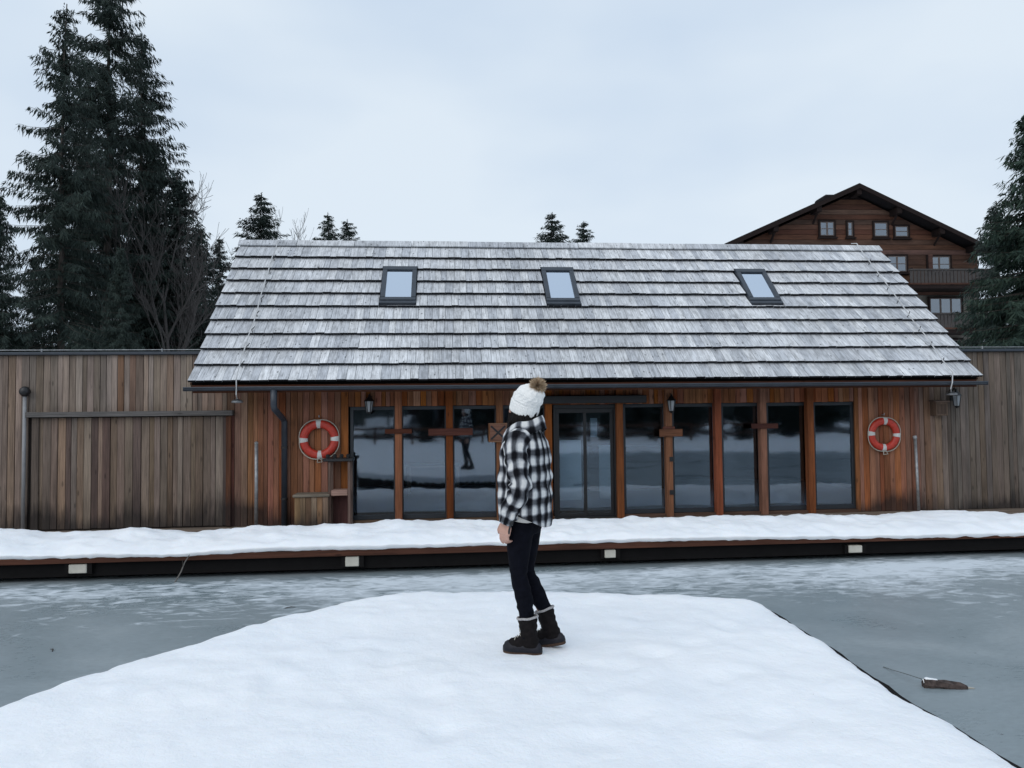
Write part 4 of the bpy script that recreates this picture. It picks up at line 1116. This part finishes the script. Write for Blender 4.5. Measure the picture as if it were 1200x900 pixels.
def make_knit(name, col, fx=70., strength=.8):
    t = NT(name); uv = t.node('TexCoord').outputs['UV']
    w1 = t.node('TexWave', wave_type='BANDS', bands_direction='X', i={'Vector': uv, 'Scale': fx, 'Distortion': 2.0, 'Detail': 1.}).outputs['Fac']
    w2 = t.node('TexWave', wave_type='BANDS', bands_direction='Y', i={'Vector': uv, 'Scale': fx * .7, 'Distortion': 3.0, 'Detail': 1.}).outputs['Fac']
    n = t.noise(t.coord('Object'), 45., 3., .6)
    h = t.math('ADD', t.math('MULTIPLY', w1, .7), t.math('ADD', t.math('MULTIPLY', w2, .4), t.math('MULTIPLY', n, .6)))
    c = t.mix(.5, col, t.ramp(h, [(.3, .86), (1.1, 1.05)]), 'MULTIPLY')
    return t.principled(c, .95, t.bump(h, strength, .008), spec=.1)
M['plaid'] = make_plaid(); M['knit'] = make_knit('cream_white_knit', (.86, .855, .83), 26., .35)
M['skin'] = plain('skin', (.52, .30, .23), .5, var=.06, scale=30.)
M['hair'] = plain('dark_hair', (.008, .0055, .005), .6, 0., .15, var=.4, scale=60.)
M['legging'] = plain('black_leggings', (.0045, .005, .009), .9, 0., .08, var=.2, scale=25., bump=.1)
M['boot'] = plain('dark_brown_boot_leather', (.0095, .0075, .008), .75, 0., .12, var=.3, scale=30., bump=.3)
M['rubber'] = plain('charcoal_boot_rubber', (.013, .013, .019), .5, 0., .25, var=.2, scale=30.)
M['sole'] = plain('brown_gum_sole', (.075, .045, .032), .7, 0., .2, var=.2, scale=40.)
M['fleece'] = plain('grey_fleece_trim', (.42, .40, .40), .95, var=.3, scale=120., bump=.6)
M['tee'] = plain('off_white_tee', (.60, .58, .54), .9, var=.06, scale=20., bump=.2)
M['fur'] = make_foliage('tan_fur', (.28, .18, .10), (.72, .58, .42))

def grid_mesh(name, rows, uvs, m, parent, closed=False, solid=0., smooth=True):
    """rows: list of lists of points; uvs the same shape"""
    R_, C_ = len(rows), len(rows[0])
    me = bpy.data.meshes.new(name)
    fs = [(i * C_ + j, i * C_ + j + 1, (i + 1) * C_ + j + 1, (i + 1) * C_ + j) for i in range(R_ - 1) for j in range(C_ - 1)]
    me.from_pydata([tuple(p) for r_ in rows for p in r_], [], fs)
    ul = me.uv_layers.new(name='UVMap'); flat = [q for r_ in uvs for q in r_]
    vi = np.zeros(len(me.loops), np.int32); me.loops.foreach_get('vertex_index', vi)
    ul.data.foreach_set('uv', np.array(flat, np.float32)[vi].ravel())
    if smooth: me.polygons.foreach_set('use_smooth', [True] * len(me.polygons))
    me.materials.append(m); me.update()
    o = bpy.data.objects.new(name, me); COL.objects.link(o); o.parent = parent
    if solid:
        md = o.modifiers.new('thickness', 'SOLIDIFY'); md.thickness = solid; md.offset = -1
    return o
def crom(P, n):
    P = [Vector(p) for p in P]; P = [P[0] * 2 - P[1]] + P + [P[-1] * 2 - P[-2]]; out = []
    segs = len(P) - 3
    for k in range(n):
        f = k / (n - 1) * segs; i = min(int(f), segs - 1); t = f - i
        a, b, c, d = P[i], P[i + 1], P[i + 2], P[i + 3]
        out.append(.5 * ((2 * b) + (c - a) * t + (2 * a - 5 * b + 4 * c - d) * t * t + (3 * b - a - 3 * c + d) * t ** 3))
    return out
def ellipsoid(mb, c, r, n=14, m_=9, Mx=None):
    vs = []; fs = []
    for i in range(m_ + 1):
        a = math.pi * i / m_
        for k in range(n):
            b = 2 * math.pi * k / n; p = Vector((r[0] * math.sin(a) * math.cos(b), r[1] * math.sin(a) * math.sin(b), r[2] * math.cos(a)))
            if Mx: p = Mx @ p
            vs.append(p + Vector(c))
    for i in range(m_):
        for k in range(n): fs.append((i * n + k, i * n + (k + 1) % n, (i + 1) * n + (k + 1) % n, (i + 1) * n + k))
    return mb.add(vs, fs)
def loft_ell(mb, rings, n=24):                 # rings: (z, a, b, cx, cy)
    vs = []; fs = []
    for z, a, b, cx, cy in rings:
        for k in range(n):
            t = 2 * math.pi * k / n; vs.append((cx + a * math.cos(t), cy + b * math.sin(t), z))
    R_ = len(rings)
    for i in range(R_ - 1):
        for k in range(n): fs.append((i * n + k, i * n + (k + 1) % n, (i + 1) * n + (k + 1) % n, (i + 1) * n + k))
    fs.append(tuple(range(n))[::-1]); fs.append(tuple(range((R_ - 1) * n, R_ * n)))
    return mb.add(vs, fs)
def fuse(mb, name, m, parent, voxel, smooth_it=6, fac_=.5):
    """one closed skin over the overlapping shapes"""
    o = mb.build(name, m, parent)
    md = o.modifiers.new('r', 'REMESH'); md.mode = 'VOXEL'; md.voxel_size = voxel; md.use_smooth_shade = True
    if smooth_it:
        ms = o.modifiers.new('s', 'SMOOTH'); ms.iterations = smooth_it; ms.factor = fac_
    dg = bpy.context.evaluated_depsgraph_get(); me = bpy.data.meshes.new_from_object(o.evaluated_get(dg))
    o.modifiers.clear(); old = o.data; o.data = me; bpy.data.meshes.remove(old)
    me.name = name
    if not me.materials: me.materials.append(m)
    me.polygons.foreach_set('use_smooth', [True] * len(me.polygons))
    return o
PTH = R(70)
HEADM = Matrix.Translation((0, .006, 1.475)) @ Matrix.Rotation(R(-27), 4, 'Z') @ Matrix.Rotation(R(5), 4, 'X')   # head on the neck, turned right and tipped back
L_SH, L_EL, L_WR = Vector((-.175, -.015, 1.345)), Vector((-.245, -.050, 1.085)), Vector((-.215, .045, .868))
R_SH, R_EL, R_WR = Vector((.175, -.015, 1.345)), Vector((.235, -.03, 1.085)), Vector((.225, .06, .86))
L_AN, R_AN = Vector((-.085, -.040, .10)), Vector((.085, -.125, .135))
L_KN, R_KN = Vector((-.080, .016, .50)), Vector((.078, .022, .49))
b = MB()
loft_ell(b, [(.80, .13, .09, 0, 0), (.90, .155, .105, 0, -.005), (1.02, .125, .092, 0, .005), (1.15, .135, .10, 0, .008), (1.28, .155, .105, 0, 0), (1.36, .145, .085, 0, -.005), (1.41, .07, .06, 0, -.008), (1.46, .052, .054, 0, -.005), (1.54, .050, .054, .0, .0)])
for S, E_, W_ in ((L_SH, L_EL, L_WR), (R_SH, R_EL, R_WR)): b.tube([S * .8 + Vector((0, 0, .26)), S, (S + E_) / 2, E_, (E_ + W_) / 2, W_], [.05, .047, .043, .036, .034, .025], 12)
for s, K, A in ((-1, L_KN, L_AN), (1, R_KN, R_AN)):
    b.tube([(s * .08, 0, .92), (s * .085, .005, .80), (Vector((s * .087, .01, .80)) + K) / 2, K, (K * .6 + A * .4) + Vector((0, -.012, 0)), A], [.075, .076, .060, .042, .040, .024], 14)
    b.tube([A, A + Vector((0, .03, -.045)), A + Vector((0, .07, -.08))], [.022, .020, .014], 10)
# head: skull, jaw, face with nose, lips, chin, ears
HX = lambda p: HEADM @ Vector(p)
R3 = HEADM.to_3x3().to_4x4()
ellipsoid(b, HX((0, .005, .135)), (.072, .092, .092), 20, 14, R3); ellipsoid(b, HX((0, .035, .075)), (.055, .058, .072), 18, 12, R3)
ellipsoid(b, HX((0, .078, .022)), (.024, .020, .018), 12, 8, R3)
b.tube([HX((0, .088, .118)), HX((0, .104, .092)), HX((0, .108, .082))], [.009, .012, .010], 8)
for s in (-1, 1):
    ellipsoid(b, HX((s * .074, -.002, .105)), (.008, .017, .028), 10, 8, R3); ellipsoid(b, HX((s * .012, .100, .080)), (.008, .008, .006), 8, 6, R3); ellipsoid(b, HX((s * .035, .070, .083)), (.024, .022, .022), 10, 8, R3)
for zz_, rr_ in ((.056, .0065), (.046, .0075)): ellipsoid(b, HX((0, .089, zz_)), (.022, .009, rr_), 12, 8, R3)
# hands: palm, four unequal bent fingers, thumb from the side of the palm
def hand(b, W_, s):
    dn = Vector((0, .22, -.97)).normalized(); pn = Vector((-s * .92, -.38, 0)).normalized(); sp = dn.cross(pn).normalized()
    if sp.y < 0: sp = -sp
    mid = W_ + dn * .05
    b.tube([W_ - dn * .03, W_ + dn * .01], [.024, .026], 10)
    for k in range(5):
        o_ = sp * (k - 2) * .0165
        b.tube([W_ + dn * .005 + o_ * .6, W_ + dn * .045 + o_ * 1.0, W_ + dn * .086 + o_ * 1.05], [.0145, .0155, .0125], 8)
    for k, (ln, cu) in enumerate(((.82, .95), (.98, .85), (1.08, .75), (1.0, .6))):
        q = W_ + dn * .086 + sp * (k - 1.5) * .0205; d = dn.copy(); pts_ = [q - dn * .012]
        pts_.append(q.copy())
        for L_, an in ((.040, .45), (.027, .75), (.021, .55)):
            d = (Matrix.Rotation(an * cu, 4, d.cross(pn)) @ d).normalized(); q = q + d * L_ * ln; pts_.append(q.copy())
        b.tube(pts_, [.0095, .0095, .0088, .0082, .0068], 8)
        ellipsoid(b, pts_[-1], (.0068, .0068, .0068), 8, 6)
    tb = W_ + dn * .022 + sp * .030; td = (dn * .72 + sp * .62 + pn * .28).normalized()
    t2 = tb + td * .042; t3 = t2 + (td * .7 + dn * .6).normalized() * .030; t4 = t3 + (dn * .8 + pn * .35).normalized() * .022
    b.tube([W_ + dn * .015 + sp * .012, tb, t2, t3, t4], [.014, .0145, .0115, .0102, .0078], 8); ellipsoid(b, t4, (.0078, .0078, .0078), 8, 6)
hand(b, L_WR, -1); hand(b, R_WR, 1)
body = fuse(b, 'person', M['skin'], None, .0042, 3)
pw = atz(613.5, 760.5, 0.)
body.location = (pw[0] + .017, pw[1] + .03, -.016); body.rotation_euler = (0, 0, PTH)
tag(body, 'person in plaid shirt-jacket, white bobble hat and black leggings on the snow', 'person')
for s in (-1, 1):
    e_ = MB(); ellipsoid(e_, HX((s * .031, .082, .112)), (.012, .010, .0085), 12, 8, R3); e_.build('eye', plain('eye_white', (.6, .58, .55), .3), body, smooth=True)
    e_ = MB(); e_.tube([HX((s * .016, .093, .131)), HX((s * .033, .090, .136)), HX((s * .050, .076, .131))], [.004, .005, .003], 6).build('eyebrow', M['hair'], body)

# leggings
b = MB()
loft_ell(b, [(.765, .13, .10, 0, 0), (.84, .158, .115, 0, -.008), (.92, .160, .115, 0, -.008), (1.0, .14, .105, 0, 0)])
for s, K, A in ((-1, L_KN, L_AN), (1, R_KN, R_AN)):
    up_ = Vector((s * .082, -.002, .84)); th_ = Vector((s * .086, .012, .68))
    cf_ = (K * .62 + A * .38) + Vector((0, -.016, 0))
    b.tube([up_ + Vector((0, 0, .05)), up_, th_, K + Vector((0, 0, .06)), K, cf_, A + Vector((0, 0, .09)), A + Vector((0, 0, .0))], [.088, .092, .079, .062, .057, .057, .044, .041], 18)
leg = fuse(b, 'leggings', M['legging'], body, .007, 8)
for v in leg.data.vertices:
    p = v.co; n_ = v.normal; v.co = p + n_ * (.004 * math.sin(p.z * 75 + 4 * fbm(p.x * 8, p.y * 8, p.z * 6)) * (math.exp(-((p.z - .47) / .07) ** 2) + math.exp(-((p.z - .27) / .08) ** 2)))
# tee
rows = []; uvs = []
for i in range(14):
    z = .862 + i * .035; rows.append([]); uvs.append([])
    for j in range(49):
        t = 2 * math.pi * j / 48; k = 1 + .02 * math.sin(7 * t + i * .3)
        rows[-1].append((.186 * k * math.cos(t), -.005 + .140 * k * math.sin(t), z + .010 * math.sin(3 * t))); uvs[-1].append((t * .16, z))
grid_mesh('undershirt', rows, uvs, M['tee'], body, solid=.003)
# shirt-jacket: open front, curved shirt-tail hem
prof = [(.00, .222, .158), (.12, .232, .164), (.30, .236, .164), (.48, .234, .160), (.62, .232, .156), (.74, .226, .150), (.83, .208, .138), (.895, .172, .120), (.945, .125, .102), (.98, .092, .090), (1.0, .080, .084)]
pt, pa, pb = zip(*prof)
rows = []; uvs = []; NR, NC = 84, 120
for i in range(NR):
    f = i / (NR - 1); rows.append([]); uvs.append([])
    for j in range(NC + 1):
        gap = .10 - .06 * f
        t = math.pi / 2 + gap + (2 * math.pi - 2 * gap) * j / NC            # from her left front, round the back, to her right front
        a = float(np.interp(f, pt, pa)); bb = float(np.interp(f, pt, pb))
        side = abs(math.cos(t)); back = max(0, -math.sin(t))
        zh = .808 + .088 * side ** 2.2 + (.0 if back > 0 else .035 * (1 - side))
        top = 1.462 - .0 + .012 * back
        z = zh + (top - zh) * f
        # drop of the shoulder line towards the arms
        if f > .82: z -= .030 * side ** 1.5 * math.sin((f - .82) / .18 * math.pi) 
        drape = (1 - f) ** 1.2
        fold = .010 * drape * math.sin(7 * t + 1.5 * math.sin(2 * t) + 2.2 * fbm(t, f * 2)) + .009 * fbm(math.cos(t) * 4, math.sin(t) * 4, z * 5, 3) * (1 if f < .85 else .4)
        fold += .006 * math.sin(z * 46 + 3 * fbm(t * 2, z * 3) + 2.5 * t) * math.exp(-((f - .45) / .3) ** 2)
        fold += -.010 * math.exp(-((t - 1.5 * math.pi) / .18) ** 2) * (f < .9)
        r1 = 1 + fold / .17
        # rounded-box section so that the back reads broad
        ct, st = math.cos(t), math.sin(t); e = 2.5; k = (abs(ct) ** e + abs(st) ** e) ** (-1 / e)
        rows[-1].append((a * r1 * ct * k * .97, -.012 + bb * r1 * st * k * .97, z)); uvs[-1].append((t * .21, z))
jk = grid_mesh('shirt_jacket', rows, uvs, M['plaid'], body, solid=.006)
def sleeve(S, E_, W_, s):
    path = crom([S + Vector((-s * .075, .0, .035)), S + Vector((s * .01, 0, -.005)), S * .55 + E_ * .45 + Vector((s * .018, 0, 0)), E_ + Vector((s * .006, -.008, 0)), E_ * .45 + W_ * .55, W_ + (W_ - E_).normalized() * .012], 70)
    rows = []; uvs = []; n = 44; acc = 0
    up = Vector((0, 1, 0))
    for i, p in enumerate(path):
        f = i / 69; tn = (path[min(i + 1, 69)] - path[max(i - 1, 0)]).normalized()
        a = (up - tn * up.dot(tn)).normalized(); c = tn.cross(a)
        if i: acc += (path[i] - path[i - 1]).length
        r0 = float(np.interp(f, [0, .12, .3, .55, .8, .93, .94, 1.0], [.083, .084, .073, .065, .061, .053, .047, .045]))
        rows.append([]); uvs.append([])
        for j in range(n + 1):
            t = 2 * math.pi * j / n; ct, st = math.cos(t), math.sin(t)
            w = math.exp(-((f - .58) / .17) ** 2) + .7 * math.exp(-((f - .88) / .07) ** 2) + .25
            d = .0085 * w * math.sin(f * 52 + 2.4 * ct + 3 * fbm(ct * 1.5, st * 1.5, f * 6)) + .007 * fbm(ct * 2.2, st * 2.2, f * 9 + s * 4, 3)
            if f > .93: d *= .25
            rows[-1].append(p + (a * ct + c * st) * (r0 + d)); uvs[-1].append((t * .075 + .03, -acc + .02))
    return grid_mesh('sleeve', rows, uvs, M['plaid'], jk, solid=.005)
sleeve(L_SH, L_EL, L_WR, -1); sleeve(R_SH, R_EL, R_WR, 1)
rows = []; uvs = []
for i, (r_, z, tk) in enumerate([(.092, 1.440, 0), (.101, 1.475, 0), (.107, 1.505, .0), (.110, 1.520, 0), (.116, 1.524, 0), (.123, 1.508, 0), (.132, 1.474, 0), (.140, 1.444, 0)]):
    rows.append([]); uvs.append([])
    for j in range(61):
        t = math.pi / 2 + .16 + (2 * math.pi - .32) * j / 60; fr = max(0, math.sin(t))
        k = 1 + .03 * fbm(math.cos(t) * 3, math.sin(t) * 3, z * 9)
        rows[-1].append((r_ * k * math.cos(t) * (.95), -.010 + r_ * k * math.sin(t) * (1 + .12 * fr), z - .095 * fr ** 1.2 - .030 * abs(math.cos(t)) ** 2 + .006 * math.sin(3 * t))); uvs[-1].append((t * .12, z * 1 + i * .004 + .02))
grid_mesh('collar', rows, uvs, M['plaid'], jk, solid=.005)
# breast-pocket flap and back yoke seam
b = MB(); pts_ = []
for j in range(31):
    t = math.pi * 1.06 + math.pi * .88 * j / 30; ct, st = math.cos(t), math.sin(t); e = 2.5; k = (abs(ct) ** e + abs(st) ** e) ** (-1 / e)
    pts_.append((.2255 * ct * k * .985, -.012 + .150 * st * k * .985, 1.30))
# hair: a shell under the hat and loose strands running into the collar
rows = []; uvs = []
for i in range(12):
    f = i / 11; rows.append([]); uvs.append([])
    for j in range(41):
        t = R(-40) - (R(260)) * j / 40 if True else 0          # round the back from ear to ear
        rr = .086 + .008 * math.sin(f * 2.6) - .016 * f
        k = 1 + .05 * math.sin(9 * t + 4 * f) + .04 * fbm(t * 3, f * 2)
        p = HX((rr * .92 * k * math.cos(t + R(40) + 0), rr * 1.12 * k * math.sin(t + R(40)) * 1.0 - .006, .14 - f * .16))
        p = Vector((p.x, p.y, p.z)); rows[-1].append(p); uvs[-1].append((j / 40, f))
hair = grid_mesh('hair', rows, uvs, M['hair'], body, solid=.008)
b = MB(); r = random.Random(5)
for k in range(170):
    t = R(r.uniform(140, 400)); x, y = math.cos(t), math.sin(t)
    p0_ = HX((.080 * x, .088 * y - .004, r.uniform(.055, .08))); l = r.uniform(.07, .12)
    o_ = Vector((x * .006, y * .006, 0)); w = Vector((r.uniform(-.014, .014), r.uniform(-.014, .014), 0))
    b.tube([p0_, p0_ + o_ + Vector((0, 0, -l * .4)) + w * .5, p0_ + o_ * 1.3 + Vector((0, 0, -l * .75)) - w, p0_ - o_ * .8 + Vector((0, 0, -l)) + w * .3], [.006, .007, .006, .002], 4, cap=False)
for k in range(26):                                             # front locks falling past the cheek
    s = -1 if k % 2 else 1; p0_ = HX((s * .070, .045 + r.uniform(-.03, .02), .075)); l = r.uniform(.14, .24)
    b.tube([p0_, p0_ + Vector((s * .012, .01, -l * .5)), p0_ + Vector((s * .010 + r.uniform(-.02, .02), r.uniform(0, .03), -l))], [.006, .007, .002], 4, cap=False)
b.build('loose_strands', M['hair'], hair, smooth=True, fix=False)
# bobble hat
HATM = HEADM @ Matrix.Translation((0, .002, .084)) @ Matrix.Rotation(R(19), 4, 'X') @ Matrix.Diagonal((.93, .94, 1.07, 1))
rows = []; uvs = []
hp = [(.000, .088), (-.006, .098), (.006, .1035), (.035, .1055), (.060, .1050), (.066, .1015), (.075, .1035), (.105, .104), (.130, .099), (.155, .088), (.175, .068), (.188, .042), (.194, .018), (.195, .002)]
hz_, hr_ = zip(*hp); tt_ = np.linspace(0, len(hp) - 1, 60)
for i, q in enumerate(tt_):
    z = float(np.interp(q, range(len(hp)), hz_)); r0 = float(np.interp(q, range(len(hp)), hr_)); rows.append([]); uvs.append([])
    for j in range(121):
        t = 2 * math.pi * j / 120
        rib = .0012 * math.sin(30 * t) if i < 26 else .0022 * math.sin(15 * t + 2.2 * math.sin(z * 90)) 
        d = (rib + .0045 * fbm(math.cos(t) * 2.2, math.sin(t) * 2.2, z * 14, 3)) * min(1, r0 / .05)
        d += .0028 * math.sin(z * 105 + 2 * t) * (i > 26) * min(1, r0 / .06)
        lean = -.040 * max(0, z - .06) / .13
        rows[-1].append(HATM @ Vector(((r0 + d) * .93 * math.cos(t), (r0 + d) * 1.06 * math.sin(t) + lean, z))); uvs[-1].append((t * .1, z))
hat = grid_mesh('bobble_hat', rows, uvs, M['knit'], body)
pc = HATM @ Vector((0, -.064, .196)); nn_ = 3200
dirs = rng.normal(0, 1, (nn_, 3)); dirs /= np.linalg.norm(dirs, axis=1)[:, None]
ln = rng.uniform(.038, .064, nn_)[:, None]; base = np.array(pc) + dirs * .014
tip = np.array(pc) + dirs * ln + rng.normal(0, .005, (nn_, 3)); wv = np.cross(dirs, rng.normal(0, 1, (nn_, 3))); wv /= np.linalg.norm(wv, axis=1)[:, None]
mid = (base * .45 + tip * .55); tri = np.stack([base, mid + wv * .0028, tip, mid - wv * .0028], 1).reshape(-1, 3)
npmesh('fur_pompom', tri, np.arange(len(tri)).reshape(-1, 4), M['fur'], hat)
# boots
def boot(Mx, shaft_tilt):
    b = MB(); T = lambda p: Mx @ Vector(p)
    def ring_loft(mb, rings, n=28):
        vs = []; fs = []
        for c, a, bb, tl in rings:
            for k in range(n):
                t = 2 * math.pi * k / n; p = Vector((a * math.cos(t), bb * math.sin(t), 0)); p = Matrix.Rotation(tl, 3, 'X') @ p; vs.append(T(Vector(c) + p))
        for i in range(len(rings) - 1):
            for k in range(n): fs.append((i * n + k, i * n + (k + 1) % n, (i + 1) * n + (k + 1) % n, (i + 1) * n + k))
        fs.append(tuple(range(n))[::-1]); fs.append(tuple(range((len(rings) - 1) * n, len(rings) * n))); mb.add(vs, fs)
    ti = shaft_tilt
    ring_loft(b, [((0, -.005, .05), .042, .060, 0), ((0, -.006, .09), .043, .057, 0), ((0, -.006 - ti * .4, .14), .045, .055, 0), ((0, -.010 - ti * .8, .19), .049, .061, 0), ((0, -.012 - ti, .232), .052, .065, R(-4))])
    ellipsoid(b, T((0, .075, .060)), (.043, .075, .045), 18, 12, Mx.to_3x3().to_4x4()); ellipsoid(b, T((0, .035, .085)), (.040, .05, .045), 16, 10, Mx.to_3x3().to_4x4())
    up = fuse(b, 'boot', M['boot'], body, .0055, 5)
    for v in up.data.vertices:
        p = Mx.inverted() @ v.co; v.co = v.co + v.normal * (.0022 * math.sin(p.z * 150 + 3 * fbm(p.x * 25, p.y * 25)) * (1 if p.z > .09 else .2))
    def outline(sc=1., off=0.):
        o_ = []
        for k in range(36):
            t = 2 * math.pi * k / 36; y = .045 + .128 * math.sin(t); w = .044 + .006 * math.sin(t) - .008 * math.exp(-((y - .02) / .04) ** 2); e = .8
            o_.append((sc * (w + off) * math.copysign(abs(math.cos(t)) ** e, math.cos(t)), .045 + (.128 + off) * math.copysign(abs(math.sin(t)) ** e, math.sin(t))))
        return o_
    def slab(mb, levels):
        n = 36; vs = []; fs = []
        for z, off, k_ in levels:
            for (x, y) in outline(1., off): vs.append(T((x, y, z(y) if callable(z) else z)))
        for i in range(len(levels) - 1):
            for k in range(n): fs.append((i * n + k, i * n + (k + 1) % n, (i + 1) * n + (k + 1) % n, (i + 1) * n + k))
        fs.append(tuple(range(n))[::-1]); fs.append(tuple(range((len(levels) - 1) * n, len(levels) * n))); mb.add(vs, fs)
    s1 = MB(); slab(s1, [(.0, -.004, 0), (.005, .001, 0), (.017, .002, 0), (.020, -.001, 0)]); s1.build('sole', M['sole'], up, smooth=False)
    s2 = MB(); slab(s2, [(.019, -.001, 0), (.021, .0035, 0), (.048, .0025, 0), (lambda y: .058 + .006 * math.sin(y * 30), -.002, 0), (lambda y: .070, -.010, 0), (lambda y: .080, -.024, 0)]); s2.build('rubber_shell', M['rubber'], up, smooth=True)
    cu = MB(); ring_p = []
    for k in range(33):
        t = 2 * math.pi * k / 32; p = Matrix.Rotation(R(-8), 3, 'X') @ Vector((.053 * math.cos(t), .066 * math.sin(t), 0)); ring_p.append(T(Vector((0, -.012 - ti, .236 + .0015 * math.sin(5 * t))) + p))
    cu.tube(ring_p, .0078, 8, cap=False); cu.build('fleece_cuff', M['fleece'], up, smooth=True)
    la = MB()
    for k in range(5):
        z = .095 + k * .026; y = .056 - k * .002 - ti * (z - .1) / .13
        la.tube([T((-.022, y - .004, z)), T((0, y + .005, z + .008)), T((.022, y - .004, z + .016))], .0032, 5); la.tube([T((.022, y - .004, z)), T((0, y + .006, z + .008)), T((-.022, y - .004, z + .016))], .0032, 5)
    la.tube([T((0, .064, .10)), T((-.02, .085, .115)), T((-.03, .09, .095))], .003, 5); la.tube([T((0, .064, .10)), T((.02, .085, .112)), T((.028, .09, .09))], .003, 5)
    la.build('laces', M['rope'], up)
boot(Matrix.Translation((L_AN.x, L_AN.y - .012, .002)) @ Matrix.Rotation(R(4), 4, 'Z'), -.022)
boot(Matrix.Translation((R_AN.x, R_AN.y - .045, .0)) @ Matrix.Translation((0, .10, .0)) @ Matrix.Rotation(R(-13), 4, 'X') @ Matrix.Translation((0, -.10, 0)) @ Matrix.Rotation(R(-6), 4, 'Z'), -.026)
# strap hanging from the wrist
MB().tube(crom([L_WR + Vector((.02, -.10, .075)), L_WR + Vector((-.025, -.065, .03)), L_WR + Vector((-.035, -.035, -.03)), L_WR + Vector((-.02, -.02, -.075)), L_WR + Vector((.0, -.01, -.10))], 14), .0062, 6).build('wrist_strap', M['black'], body, smooth=True)
